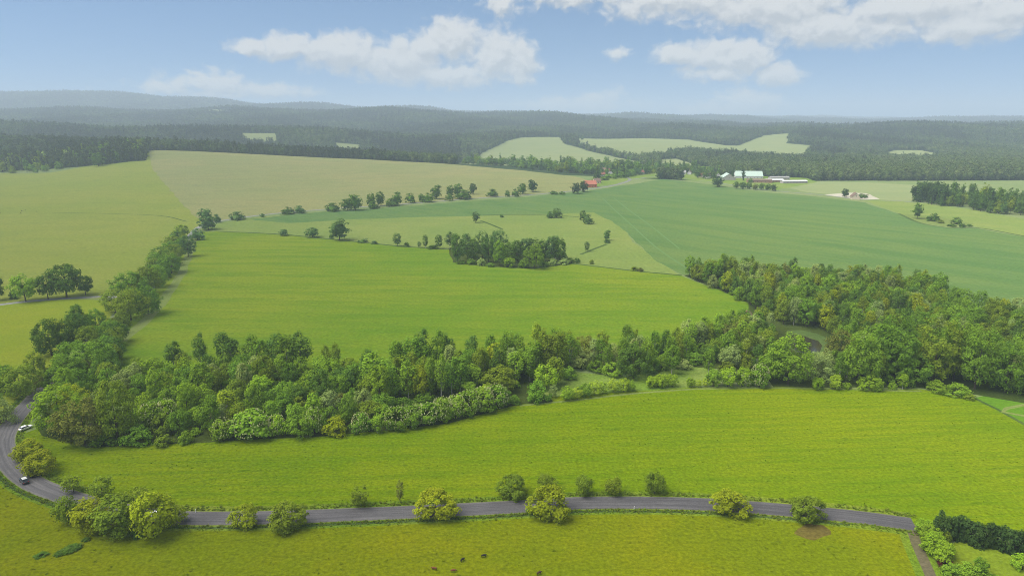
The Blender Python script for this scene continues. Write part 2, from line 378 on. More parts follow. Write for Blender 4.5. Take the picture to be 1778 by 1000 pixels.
region('wood_floor', 'wood_floor', [(62, 735), (75, 755), (110, 766), (150, 776), (260, 772), (350, 769), (430, 764), (560, 757), (680, 745), (780, 735), (860, 712), (900, 702), (960, 697), (930, 655), (1000, 640), (1100, 650), (1180, 640), (1260, 640), (1330, 655), (1345, 672), (1500, 672), (1600, 674), (1680, 682), (1778, 700), (2000, 730), (2200, 690), (2200, 610), (1950, 575), (1800, 565), (1700, 555), (1650, 535), (1620, 512), (1520, 495), (1400, 488), (1240, 474), (1186, 478), (1240, 500), (1300, 527), (1290, 560), (1150, 612), (950, 622), (850, 630), (760, 650), (690, 660), (620, 652), (560, 640), (380, 636), (300, 640), (230, 655), (150, 665), (110, 680)])
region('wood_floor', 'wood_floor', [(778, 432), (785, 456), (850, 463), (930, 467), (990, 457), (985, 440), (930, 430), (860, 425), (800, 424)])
region('clearing', 'rough_grass', [(930, 690), (925, 665), (990, 645), (1040, 650), (1090, 655), (1130, 640), (1180, 636), (1240, 640), (1250, 665), (1200, 672), (1060, 682)])
region('clearing', 'rough_grass', [(690, 705), (720, 690), (790, 690), (830, 695), (800, 715), (720, 728)])
region('pond_bank', 'ditch', [(1366, 574), (1390, 573), (1418, 580), (1436, 588), (1440, 606), (1400, 620), (1366, 600)])
region('pond', 'pond', [(1370, 586), (1378, 581), (1392, 582), (1408, 588), (1422, 592), (1429, 600), (1424, 610), (1405, 615), (1384, 610), (1373, 600)])
region('waste_ground', 'track', [(1560, 371), (1585, 372), (1640, 378), (1690, 389), (1650, 395), (1600, 387)])
region('bare_earth', 'bare_earth', np.array([P((1411 + 30 * math.cos(t) * (1 + .15 * math.sin(3 * t)), 921 + 14 * math.sin(t) * (1 + .2 * math.cos(4 * t)))) for t in np.linspace(0, 6.28, 14)[:-1]]))
region('lawn', 'lawn', [(1640, 960), (1660, 938), (1760, 955), (1900, 990), (1900, 1200), (1690, 1200)])
for q, w in (([(380, 402), (450, 405), (500, 408), (560, 414), (640, 422), (700, 428), (780, 433)], 3.5), ([(990, 457), (1040, 463), (1107, 471), (1184, 478)], 3.0),
             ([(838, 374), (900, 373), (960, 374), (1005, 377)], 4.0), ([(834, 383), (850, 389), (872, 398)], 3), ([(1008, 442), (1030, 433), (1054, 424)], 3),
             ([(1560, 371), (1600, 388), (1650, 396), (1700, 396), (1778, 410), (1900, 432)], 4.0), ([(1690, 690), (1735, 712), (1778, 736), (1850, 772)], 1.6),
             ([(325, 385), (280, 375), (180, 371), (90, 369)], 2.0)):
    region('ditch', 'ditch', ribbon(path(q, 12.0), w))
for q in ([(1046, 344), (1090, 385), (1140, 430), (1200, 470)], [(1066, 344), (1120, 385), (1180, 432)], [(1560, 372), (1480, 356), (1380, 345)]):
    region('tractor_track', 'tramline', ribbon(path(q, 20.0), 1.6))
region('field_track', 'track', ribbon(track_line, 6.0))
region('field_track', 'track', ribbon(path([(900, 704), (990, 695), (1100, 683), (1180, 676), (1260, 674), (1420, 674), (1600, 679)], 8.0), 1.4))
region('field_track', 'track', ribbon(path([(1778, 702), (1745, 708), (1740, 714), (1778, 722), (1850, 735)], 6.0), 2.0))
region('verge', 'verge', ribbon(road_line, 12.5))
ROAD_T = np.gradient(road_line, axis=0); ROAD_T /= np.linalg.norm(ROAD_T, axis=1)[:, None]
ROAD_N = np.stack([-ROAD_T[:, 1], ROAD_T[:, 0]], 1)
region('ditch', 'ditch', ribbon((road_line + ROAD_N * 4.7)[4:-8], 1.1))  # flat dark strip: shadow of the roadside ditch painted into the ground colour
region('verge', 'verge', ribbon(dirt_line, 7.0))
region('dirt_track', 'dirt_track', ribbon(dirt_line, 2.7))
region('lane', 'lane', ribbon(left_lane, 4.6))
region('lane', 'lane', ribbon(lane_line, 5.0))
region('lane', 'lane', ribbon(farm_lane, 4.0))
region('road', 'road', ribbon(road_line, 6.9))

def region_index(x, y):
    idx = np.full(len(x), -1)
    for k, (_, _, poly) in enumerate(REGIONS): idx[inside(poly, x, y)] = k
    return idx

def build_ground():
    ys = [100.0]
    while ys[-1] < 16000: ys.append(ys[-1] * 1.036)
    us = np.linspace(-1.35, 1.35, 104)
    g = [(u * y, y) for y in ys for u in us]
    g += [(x, y) for x in range(-3000, 3001, 300) for y in range(-1200, 100, 150)]
    g += [(sx * k, y) for sx in (-1, 1) for k in range(4000, 22001, 2000) for y in range(-1200, 16501, 1600) if k > 1.36 * max(y, 1)]
    g += [(-22500, -1200), (22500, -1200), (22500, 16600), (-22500, 16600)]
    g = np.array(g, float)
    g += rng.normal(0, 1, g.shape) * np.clip(np.abs(g[:, 1:]) * .002, .1, 6) * (np.abs(g[:, :1]) < 22400)
    pts, edges = [tuple(p) for p in g], []
    for _, _, poly in REGIONS:
        s = len(pts); n = 0
        for k in range(len(poly)):
            a, b = poly[k], poly[(k + 1) % len(poly)]
            L = np.linalg.norm(b - a); m = max(1, int(L / max(12, .03 * np.linalg.norm(a))))
            for q in range(m): pts.append(tuple(a + (b - a) * q / m)); n += 1
        edges += [(s + k, s + (k + 1) % n) for k in range(n)]
    V, E, F, *_ = delaunay_2d_cdt([Vector(p) for p in pts], edges, [], 0, 1e-3)
    V = np.array([(v.x, v.y) for v in V]); F = np.array([f for f in F if len(f) == 3])
    Z = terrain(V[:, 0], V[:, 1])
    C = V[F].mean(1)
    idx = region_index(C[:, 0], C[:, 1])
    names = {}
    for k in range(-1, len(REGIONS)):
        nm, mt = ('hills', 'hills') if k < 0 else REGIONS[k][:2]
        names.setdefault((nm, mt), []).append(k)
    for (nm, mt), ks in names.items():
        f = F[np.isin(idx, ks)]
        if not len(f): continue
        used, inv = np.unique(f, return_inverse=True)
        me = bpy.data.meshes.new(nm)
        me.from_pydata(np.column_stack([V[used], Z[used]]).tolist(), [], inv.reshape(-1, 3).tolist())
        me.polygons.foreach_set('use_smooth', [True] * len(f))
        me.materials.append(MAT[mt])
        if nm == 'road':
            at = me.attributes.new('road_uv', 'FLOAT_VECTOR', 'POINT')
            d = V[used][:, None, :] - road_line[None]
            k = np.argmin((d ** 2).sum(2), 1)
            t = np.gradient(road_line, axis=0); t /= np.linalg.norm(t, axis=1)[:, None]
            off = d[np.arange(len(k)), k]; cr = t[k, 0] * off[:, 1] - t[k, 1] * off[:, 0]
            al = np.concatenate([[0], np.cumsum(np.linalg.norm(np.diff(road_line, axis=0), axis=1))])[k]
            at.data.foreach_set('vector', np.column_stack([al, cr, 0 * cr]).astype(np.float32).ravel())
        o = bpy.data.objects.new(nm, me); o['kind'] = 'structure'; SC.collection.objects.link(o)
build_ground()

# ------------------------------------------------------------------ plants
def leaf_mat(name, rand=False, cols=None, transl=.38):
    m, N, o = new_mat(name)
    oi = N.n('ShaderNodeObjectInfo'); geo = N.n('ShaderNodeNewGeometry'); tc = N.n('ShaderNodeTexCoord')
    if rand:
        r = N.n('ShaderNodeValToRGB', {0: oi.outputs['Random']}); e = r.color_ramp.elements
        e[0].color, e[1].color = cols[0] + (1,), cols[-1] + (1,)
        for k, c in enumerate(cols[1:-1]): e.new((k + 1) / (len(cols) - 1)).color = c + (1,)
        base = r.outputs[0]
    else: base = oi.outputs['Color']
    v = N.rng(geo.outputs['Random Per Island'], 0, 1, .74, 1.36)
    base = N.mix(1.0, base, N.n('ShaderNodeCombineXYZ', {0: v, 1: v, 2: N.math('MULTIPLY', v, .9)}).outputs[0], 'MULTIPLY')
    nz = N.noise(tc.outputs['Object'], .45, 3)
    base = N.mix(N.rng(nz, .4, .65, 0, .5), base, N.mix(1.0, base, (1.06, 1.04, .85), 'MULTIPLY'))
    d = N.n('ShaderNodeBsdfDiffuse', {'Color': base, 'Roughness': .6}); t = N.n('ShaderNodeBsdfTranslucent', {'Color': base})
    mx = N.n('ShaderNodeMixShader', {0: transl, 1: d.outputs[0], 2: t.outputs[0]})
    N.link(mx.outputs[0], o.inputs[0]); return m

M_LEAF = leaf_mat('leaves')
M_BARK = flat_mat('bark', (.075, .058, .042), .9, .35, 2.0)
M_BIRCH = flat_mat('birch_bark', (.42, .40, .36), .8, .4, 1.2)
M_BLOSSOM = flat_mat('blossom', (.52, .52, .24), .8, .2, 2.0)

def quads(cent, nrm, size, asp=1.0):
    n = len(cent)
    nrm = nrm / (np.linalg.norm(nrm, axis=1)[:, None] + 1e-9)
    r = rng.normal(size=(n, 3)); t = np.cross(nrm, r); t /= np.linalg.norm(t, axis=1)[:, None] + 1e-9
    b = np.cross(nrm, t)
    s = size[:, None] * .5
    a = rng.uniform(.7, 1.25, (n, 1)) * asp
    bow = nrm * s * .25
    v = np.stack([cent - t * s * a, cent - b * s + bow, cent + t * s * a, cent + b * s + bow], 1).reshape(-1, 3)
    f = np.arange(4 * n).reshape(-1, 4)
    return v, f

def env_point(shape, n, surf=.8):
    """points inside a crown envelope of unit height and unit half-width; crown spans z0..1"""
    out = np.zeros((n, 3))
    for k in range(n):
        while True:
            z = rng.uniform(0, 1)
            r = shape(z)
            if rng.uniform(0, 1) < r + .05: break
        a = rng.uniform(0, 6.2832); q = rng.uniform(surf, 1) ** .7
        out[k] = (math.cos(a) * r * q, math.sin(a) * r * q, z)
    return out

SHAPES = {
    'round': lambda z: math.sqrt(max(0, 1 - (2 * z - 1.0) ** 2)) ** .9 if z > .5 else (.62 + .38 * math.sin(z * math.pi)),
    'dome': lambda z: math.sqrt(max(0, 1 - z * z)) * (.82 + .18 * min(1, z * 4)),
    'oval': lambda z: math.sqrt(max(0, 1 - ((z - .42) / (.58 if z > .42 else .5)) ** 2)) ** .85,
    'birch': lambda z: max(.08, (1 - ((z - .38) / .62) ** 2) ** .45) if z > .38 else .55 + .45 * z / .38,
    'cone': lambda z: max(.02, (1 - z)),
    'column': lambda z: (.85 + .15 * math.sin(z * 3.1)) * (1 if z < .7 else math.sqrt(max(0.02, 1 - ((z - .7) / .3) ** 2))),
}

def crown_arrays(shape, H, W, z0, nclump, nleaf, leaf, cr, droop=0.0, lift=.3, core=True, vs=.85):
    """leaf faces in clumps through the crown volume"""
    c = env_point(SHAPES[shape], nclump)
    R = W / 2
    ang_l = 1 + .22 * np.sin(np.arctan2(c[:, 1], c[:, 0]) * 3 + rng.uniform(0, 6)) + .12 * rng.normal(size=nclump)
    C = np.column_stack([c[:, 0] * (R - cr * .6) * ang_l, c[:, 1] * (R - cr * .6) * ang_l, z0 + c[:, 2] * (H - z0 - cr * .7) + cr * .2])
    rad = cr * rng.uniform(.65, 1.3, nclump)
    idx = np.repeat(np.arange(nclump), nleaf)
    d = rng.normal(size=(len(idx), 3)); d[:, 2] += lift; d /= np.linalg.norm(d, axis=1)[:, None]
    q = rng.uniform(.55, 1.05, len(idx))[:, None]
    p = C[idx] + d * rad[idx][:, None] * q * np.array([1, 1, vs])
    p[:, 2] -= droop * (np.linalg.norm(p[:, :2], axis=1) / R) ** 2 * cr
    mid = np.array([0, 0, z0 + (H - z0) * .4]); o = p - mid; o /= np.linalg.norm(o, axis=1)[:, None] + 1e-9
    n = d * .65 + o * .75 + rng.normal(size=d.shape) * .26 + np.array([0, 0, .35])
    p[:, 2] = np.maximum(p[:, 2], .15)
    v, f = quads(p, n, leaf * rng.uniform(.65, 1.35, len(idx)))
    fs = f.tolist()
    if core:   # a rough inner mass of foliage
        bm = bmesh.new(); bmesh.ops.create_icosphere(bm, subdivisions=2, radius=1)
        vv = np.array([x.co for x in bm.verts]); ff = [[x.index for x in fc.verts] for fc in bm.faces]; bm.free()
        sh = np.array([SHAPES[shape](min(max(.5 + .5 * z, .02), .97)) for z in vv[:, 2]])
        rr = np.linalg.norm(vv[:, :2], axis=1)[:, None] + 1e-6
        xy = vv[:, :2] / rr * (np.minimum(rr[:, 0] * 1.6, 1) * sh * (R - cr * .8) * .78)[:, None]
        jit = 1 + .16 * rng.normal(size=(len(vv), 1))
        vv = np.column_stack([xy * jit, z0 + (.1 + .7 * (.5 + .5 * vv[:, 2])) * (H - z0 - cr * .5)])
        base = len(v); v = np.concatenate([v, vv]); fs += [[i + base for i in q] for q in ff]
    return v, fs

def tube(pts, radii, sides=6):
    v, f = [], []
    for k, (p, r) in enumerate(zip(pts, radii)):
        for s in range(sides):
            a = 6.2832 * s / sides; v.append((p[0] + r * math.cos(a), p[1] + r * math.sin(a), p[2]))
        if k:
            b = (k - 1) * sides
            f += [(b + s, b + (s + 1) % sides, b + sides + (s + 1) % sides, b + sides + s) for s in range(sides)]
    return v, f

def trunk_arrays(H, z0, W, r, limbs=5, lean=.03):
    v, f = tube([(0, 0, -.3), (H * lean * .3, 0, H * .2), (H * lean, H * lean * .4, H * .5), (H * lean * .7, 0, H * .85)], [r * 1.25, r * .9, r * .6, r * .15])
    for k in range(limbs):
        a = 6.2832 * (k + rng.uniform(0, .6)) / limbs; zb = z0 + (H - z0) * rng.uniform(.0, .35); L = W * .38
        e = (math.cos(a) * L, math.sin(a) * L, zb + (H - z0) * .35)
        vv, ff = tube([(0, 0, zb), (e[0] * .45, e[1] * .45, zb + (e[2] - zb) * .45), e], [r * .5, r * .33, r * .1], 4)
        b = len(v); v += vv; f += [tuple(i + b for i in q) for q in ff]
    return v, f

def mesh(name, v, f, mats, midx=None, smooth=False):
    me = bpy.data.meshes.new(name); me.from_pydata([tuple(x) for x in v], [], [tuple(q) for q in f])
    for m in (mats if isinstance(mats, (list, tuple)) else [mats]): me.materials.append(m)
    if midx is not None: me.polygons.foreach_set('material_index', midx)
    if smooth: me.polygons.foreach_set('use_smooth', [True] * len(me.polygons))
    return me

# kind: object name, words for the label, nominal height, width, crown base, shape, (near) clumps, leaves, leaf size, clump radius, trunk radius
KIND = {
    'round':    ('broadleaf_tree', 'round-crowned leafy tree', 12, 10, 1.3, 'round', 46, 26, .80, 1.45, .25),
    'spread':   ('spreading_tree', 'spreading leafy tree', 12, 12, 1.0, 'dome', 50, 26, .8, 1.5, .25),
    'park':     ('park_tree', 'clear-trunked round tree', 12, 10.5, 2.6, 'round', 52, 28, .78, 1.35, .3),
    'ball':     ('bushy_tree', 'bushy round tree', 9, 10, .25, 'round', 60, 34, .62, 1.1, .2),
    'dome':     ('domed_tree', 'domed leafy tree', 9, 10, .5, 'dome', 46, 26, .72, 1.25, .2),
    'tall':     ('tall_tree', 'tall leafy tree', 18, 10, 3.0, 'oval', 54, 26, .85, 1.5, .28),
    'birch':    ('birch_tree', 'slender birch', 18, 6.5, 3.0, 'birch', 40, 24, .70, 1.1, .16),
    'chestnut': ('chestnut_tree', 'white-flowering chestnut', 9, 7.5, .8, 'oval', 44, 26, .78, 1.0, .2),
    'willow':   ('willow_tree', 'billowing willow', 11, 11, .8, 'dome', 50, 34, .55, 1.35, .25),
    'shrub':    ('shrub', 'low leafy shrub', 4, 5, .1, 'dome', 24, 24, .55, .8, .08),
    'sparse':   ('young_tree', 'thin young tree', 8, 5.5, 1.5, 'oval', 24, 20, .55, .85, .11),
    'spruce':   ('spruce_tree', 'conical spruce', 22, 7, 1.5, 'cone', 56, 16, .85, 1.1, .22),
    'pine':     ('pine_tree', 'tall pine', 22, 7.5, 8, 'oval', 32, 22, .8, 1.3, .24),
    'thuja':    ('conifer_bush', 'hedge conifer', 4.5, 2.6, .05, 'column', 20, 22, .5, .6, .09),
    'poplar':   ('columnar_tree', 'narrow columnar tree', 22, 4.5, 1.0, 'column', 34, 22, .8, 1.1, .2),
}
PROTO = {}
def proto(kind, lod, var, big=False):
    k = (kind, lod, var, big)
    if k in PROTO: return PROTO[k]
    nm, ph, H, W, z0, shp, nc, nl, ls, cr, tr = KIND[kind]
    if big: nc, W, H, tr = int(nc * 2.1), W * 1.6, H * (1.25 if kind == 'tall' else 1.5), tr * 1.5
    if lod: nc, nl, ls = int(nc * .8), int(nl * .55), ls * 1.4
    else: nc, nl, ls = int(nc * 1.4), int(nl * 1.45), ls * .78
    W2, H2 = W * rng.uniform(.93, 1.07), H * rng.uniform(.95, 1.05)
    v, f = crown_arrays(shp, H2, W2, z0, nc, nl, ls, cr, droop=.8 if kind in ('willow', 'spruce') else .1, vs=1.4 if kind == 'birch' else .85, core=bool(lod))
    tv, tf = trunk_arrays(H2 * (.96 if kind in ('birch', 'spruce') else .8), z0, W2 if kind not in ('spruce', 'birch', 'thuja', 'poplar') else W2 * .4, tr, 6 if kind == 'sparse' else 4)
    bark = M_BIRCH if kind == 'birch' else M_BARK
    r = {}
    if lod:
        off = len(v)
        r['whole'] = mesh(nm, np.concatenate([v, np.array(tv)]), f + [[i + off for i in q] for q in tf], [M_LEAF, bark], [0] * len(f) + [1] * len(tf))
    else:
        r['crown'] = mesh('crown', v, f, M_LEAF); r['trunk'] = mesh('trunk', tv, tf, bark)
        if kind == 'chestnut':
            c = env_point(SHAPES[shp], 190, .95)
            c = np.column_stack([c[:, 0] * W2 * .5, c[:, 1] * W2 * .5, z0 + c[:, 2] * (H2 - z0) + .2])
            bv, bf = [], []
            for q in c:
                s, h = rng.uniform(.11, .19), rng.uniform(.35, .55); b = len(bv)
                bv += [(q[0] + s * math.cos(a), q[1] + s * math.sin(a), q[2]) for a in (0, 2.09, 4.19)] + [(q[0], q[1], q[2] + h)]
                bf += [(b, b + 1, b + 3), (b + 1, b + 2, b + 3), (b + 2, b, b + 3)]
            r['blossom'] = mesh('blossom', bv, bf, M_BLOSSOM)
    r['H'], r['W'] = H2, W2
    PROTO[k] = r
    return r

TINT = {  # leaf colours
    'yel': ((.190, .240, .012), 'yellow-green'), 'olive': ((.130, .190, .018), 'olive-green'), 'mid': ((.108, .200, .020), 'mid-green'),
    'dark': ((.072, .140, .022), 'dark green'), 'deep': ((.042, .082, .022), 'blackish green'), 'pale': ((.200, .270, .085), 'pale grey-green'),
    'bright': ((.175, .280, .020), 'bright green'), 'lime': ((.225, .310, .022), 'lime-green'), 'brown': ((.118, .145, .030), 'brownish'),
    'blue': ((.078, .148, .042), 'bluish green'), 'red': ((.05, .016, .014), 'dark red'), 'fresh': ((.142, .240, .022), 'fresh green'),
}
PLACED = []       # (x, y, radius)
LABELLED = []     # (object, phrase, group, px)
def plant(x, y, h, w, kind, tint, phrase, group, lod=None):
    z = float(terrain(x, y)); dist = math.sqrt(x * x + y * y + CAM_H ** 2)
    lod = (dist > 640) if lod is None else lod
    p = proto(kind, int(lod), random.randrange(3 if kind not in ('thuja',) else 2), not lod and kind in ('tall', 'round', 'dome', 'willow', 'spread') and w > 12)
    c = TINT[tint][0]; j = rng.uniform(.86, 1.16); hue = rng.uniform(-.06, .05)
    j *= 1.5
    col = (c[0] * j * (1.08 + hue), c[1] * j, c[2] * j * (1 - hue), 1)
    sc = (w / p['W'] * rng.uniform(.95, 1.05), w / p['W'] * rng.uniform(.95, 1.05), h / p['H'])
    nm = KIND[kind][0]
    if lod:
        o = bpy.data.objects.new(nm, p['whole']); o.color = col
    else:
        o = bpy.data.objects.new(nm, None); o.empty_display_size = 1
    SC.collection.objects.link(o)
    o.location = (x, y, z - .05); o.rotation_euler = (0, 0, rng.uniform(0, 6.28)); o.scale = sc
    if not lod:
        for part in ('trunk', 'crown', 'blossom'):
            if part in p:
                q = bpy.data.objects.new(part, p[part]); q.parent = o; q.color = col; SC.collection.objects.link(q)
    o['category'] = 'shrub' if kind == 'shrub' else ('hedge bush' if kind == 'thuja' else 'tree')
    o['group'] = group
    LABELLED.append((o, f'{TINT[tint][1]} {KIND[kind][1]} {phrase}', x / y))
    PLACED.append((x, y, w * .5))
    return o

LOW = {'dome': .34, 'spread': .2, 'ball': .3, 'shrub': .34, 'chestnut': .25, 'willow': .3, 'round': .18, 'thuja': .3}
def tree_px(px, py, wp, hp, kind, tint, phrase, group):
    """a tree whose foot, width and height are known in the photograph"""
    a = unproj(px, py)
    dep = math.atan2(CAM_H - float(terrain(*a)), np.linalg.norm(a))
    b = unproj(px, py - LOW.get(kind, .05) * wp * math.sin(dep))
    depth = b[1] * math.cos(PITCH) + (CAM_H - float(terrain(*b))) * math.sin(PITCH)
    w = wp * depth / FPX
    h = max(.5 * w if kind not in ('shrub',) else .35 * w, (hp * depth / FPX - (.5 if kind in LOW else .25) * w * math.sin(dep)) / math.cos(dep))
    return plant(b[0], b[1], h, w, kind, tint, phrase, group)

def rows(lst, phrase, group):
    for (px, py, w, h, k, t) in lst: tree_px(px, py, w, h, k, t, phrase, group)

rows([(427, 921, 46, 48, 'ball', 'yel'), (500, 926, 64, 56, 'ball', 'olive'), (757, 908, 68, 62, 'ball', 'yel'), (953, 906, 68, 64, 'ball', 'yel'),
      (1267, 900, 62, 52, 'ball', 'yel'), (1399, 910, 56, 52, 'ball', 'olive'), (920, 893, 16, 14, 'shrub', 'fresh')],
     'on the near verge of the grey road', 'trees along the near side of the road')
rows([(627, 879, 30, 40, 'sparse', 'olive'), (695, 873, 14, 42, 'sparse', 'brown'), (889, 868, 50, 46, 'ball', 'olive'), (948, 856, 34, 34, 'ball', 'olive'), (1013, 861, 30, 42, 'round', 'olive'), (1065, 861, 30, 36, 'round', 'olive'), (1136, 859, 36, 44, 'round', 'olive')],
     'on the far verge of the grey road', 'trees along the far side of the road')
rows([(120, 912, 42, 58, 'round', 'olive'), (160, 927, 58, 68, 'round', 'yel'), (205, 936, 76, 84, 'round', 'olive'), (268, 938, 74, 92, 'round', 'yel'), (300, 915, 42, 46, 'dome', 'yel'), (236, 890, 44, 52, 'sparse', 'olive'),
      (128, 854, 32, 34, 'sparse', 'olive'), (178, 868, 40, 46, 'sparse', 'olive'), (150, 905, 30, 40, 'shrub', 'olive'), (240, 935, 30, 24, 'shrub', 'dark')],
     'in the clump where the road curves', 'trees of the clump at the road curve')
rows([(52, 800, 46, 40, 'ball', 'yel'), (72, 827, 54, 48, 'ball', 'yel')], 'on the inside of the road bend', 'trees inside the road bend')
rows([(8, 684, 46, 58, 'round', 'mid'), (38, 692, 62, 64, 'round', 'olive'), (62, 650, 34, 42, 'dome', 'olive'), (2, 740, 50, 58, 'willow', 'pale'), (-30, 730, 60, 60, 'round', 'mid'), (70, 672, 24, 24, 'shrub', 'brown'), (96, 674, 44, 40, 'dome', 'mid')],
     'beside the road above the bend', 'trees beside the road above the bend')
# trees at the head of the wood by the road, then the flowering row along the meadow
rows([(106, 752, 76, 90, 'round', 'bright'), (147, 778, 78, 92, 'round', 'brown'), (205, 768, 62, 112, 'tall', 'olive'), (130, 730, 60, 70, 'round', 'yel'), (240, 776, 54, 40, 'dome', 'mid'), (185, 775, 40, 28, 'shrub', 'mid'), (285, 776, 34, 24, 'shrub', 'olive'), (322, 772, 24, 26, 'shrub', 'fresh')],
     'at the road end of the west wood', 'trees at the road end of the west wood')
rows([(265, 748, 42, 52, 'chestnut', 'fresh'), (293, 740, 36, 50, 'chestnut', 'bright'), (388, 767, 34, 44, 'chestnut', 'fresh'), (437, 766, 62, 58, 'chestnut', 'fresh'), (482, 759, 30, 42, 'chestnut', 'bright'),
      (520, 762, 46, 48, 'round', 'fresh'), (547, 757, 30, 52, 'chestnut', 'fresh'), (583, 760, 46, 40, 'dome', 'yel'), (627, 754, 34, 40, 'chestnut', 'mid'), (655, 752, 20, 30, 'birch', 'fresh'),
      (690, 749, 42, 46, 'chestnut', 'mid'), (716, 745, 38, 44, 'chestnut', 'mid'), (742, 741, 38, 44, 'chestnut', 'mid'), (768, 735, 38, 48, 'chestnut', 'fresh'), (792, 729, 34, 46, 'chestnut', 'fresh'),
      (815, 723, 40, 48, 'chestnut', 'fresh'), (838, 718, 40, 48, 'chestnut', 'fresh'), (862, 713, 40, 48, 'chestnut', 'mid'), (893, 704, 22, 20, 'dome', 'mid')],
     'in the row along the meadow', 'trees of the row along the meadow edge')
rows([(395, 730, 34, 54, 'birch', 'lime'), (345, 745, 40, 44, 'round', 'fresh'), (415, 735, 34, 40, 'round', 'fresh'), (665, 720, 40, 44, 'round', 'mid'), (640, 735, 50, 46, 'round', 'olive'), (590, 715, 40, 34, 'dome', 'brown'), (700, 718, 36, 30, 'dome', 'mid'),
      (845, 690, 20, 24, 'birch', 'lime'), (815, 690, 24, 28, 'birch', 'fresh'), (735, 700, 32, 22, 'shrub', 'mid'), (690, 690, 50, 30, 'dome', 'mid')],
     'just behind the flowering row', 'trees just behind the flowering row')
rows([(935, 701, 44, 42, 'dome', 'mid'), (868, 684, 56, 54, 'round', 'olive'), (948, 678, 42, 50, 'round', 'bright'), (960, 690, 16, 24, 'sparse', 'pale'), (985, 696, 26, 28, 'round', 'bright'), (1003, 693, 18, 24, 'sparse', 'lime'), (1016, 690, 24, 28, 'round', 'fresh'), (1033, 687, 22, 28, 'sparse', 'lime'),
      (1047, 684, 16, 24, 'sparse', 'bright'), (1066, 682, 24, 26, 'sparse', 'lime'), (1083, 681, 20, 26, 'sparse', 'lime'), (1094, 680, 18, 24, 'round', 'bright'), (1132, 674, 22, 24, 'round', 'bright'), (1149, 674, 24, 28, 'round', 'bright'), (1167, 673, 20, 28, 'round', 'bright')],
     'in the young row past the chestnuts', 'young trees of the row past the chestnuts')
rows([(1198, 673, 16, 20, 'round', 'bright'), (1212, 672, 12, 16, 'sparse', 'lime'), (1225, 671, 12, 16, 'sparse', 'lime'), (1238, 673, 26, 36, 'round', 'fresh'), (1263, 673, 32, 40, 'round', 'bright'), (1290, 673, 30, 40, 'round', 'bright'), (1318, 674, 32, 44, 'chestnut', 'mid'),
      (1420, 678, 22, 26, 'round', 'bright'), (1450, 677, 20, 30, 'round', 'lime'), (1470, 676, 16, 14, 'shrub', 'bright'), (1508, 680, 42, 32, 'dome', 'bright'), (1524, 679, 18, 26, 'round', 'bright'), (1549, 677, 15, 15, 'shrub', 'bright'), (1567, 676, 16, 28, 'birch', 'bright'), (1627, 684, 32, 26, 'dome', 'bright'), (1660, 691, 42, 28, 'dome', 'fresh'), (1682, 695, 24, 14, 'shrub', 'olive')],
     'on the meadow edge below the east wood', 'trees on the meadow edge below the east wood')
rows([(1166, 650, 28, 54, 'birch', 'mid'), (1230, 652, 22, 48, 'birch', 'mid'), (1100, 660, 56, 68, 'round', 'dark'), (1064, 640, 46, 48, 'willow', 'pale'), (1005, 642, 50, 42, 'dome', 'pale'), (1035, 648, 34, 24, 'dome', 'mid'), (1062, 655, 36, 28, 'dome', 'fresh'), (985, 660, 34, 26, 'shrub', 'mid'), (1185, 642, 30, 20, 'shrub', 'pale'), (1205, 634, 34, 24, 'dome', 'mid'), (1262, 648, 30, 22, 'shrub', 'olive'), (1368, 668, 66, 92, 'tall', 'fresh'), (1335, 664, 46, 60, 'round', 'mid'), (1412, 668, 74, 62, 'willow', 'pale'), (1430, 655, 40, 52, 'willow', 'pale'),
      (1490, 668, 60, 96, 'tall', 'fresh'), (1545, 660, 76, 118, 'tall', 'mid'), (1622, 662, 82, 112, 'tall', 'olive'), (1692, 676, 62, 116, 'tall', 'mid'), (1745, 684, 62, 92, 'round', 'mid'), (1455, 640, 52, 72, 'round', 'brown'), (1585, 668, 60, 62, 'round', 'mid'), (1560, 672, 54, 46, 'dome', 'mid'), (1655, 660, 60, 112, 'tall', 'fresh'), (1790, 690, 60, 70, 'dome', 'mid'), (1525, 655, 60, 90, 'tall', 'mid')],
     'along the front of the east wood', 'big trees along the front of the east wood')
rows([(303, 642, 30, 52, 'birch', 'dark'), (350, 642, 24, 66, 'birch', 'dark'), (392, 640, 30, 66, 'birch', 'dark'), (405, 642, 30, 56, 'birch', 'dark'), (440, 645, 32, 66, 'birch', 'mid'), (455, 648, 32, 62, 'birch', 'mid'), (482, 648, 30, 72, 'birch', 'dark'), (500, 650, 36, 72, 'birch', 'mid'), (524, 648, 36, 74, 'birch', 'dark'), (490, 662, 22, 50, 'birch', 'fresh')],
     'in the tall back row of the west wood', 'tall birches at the back of the west wood')
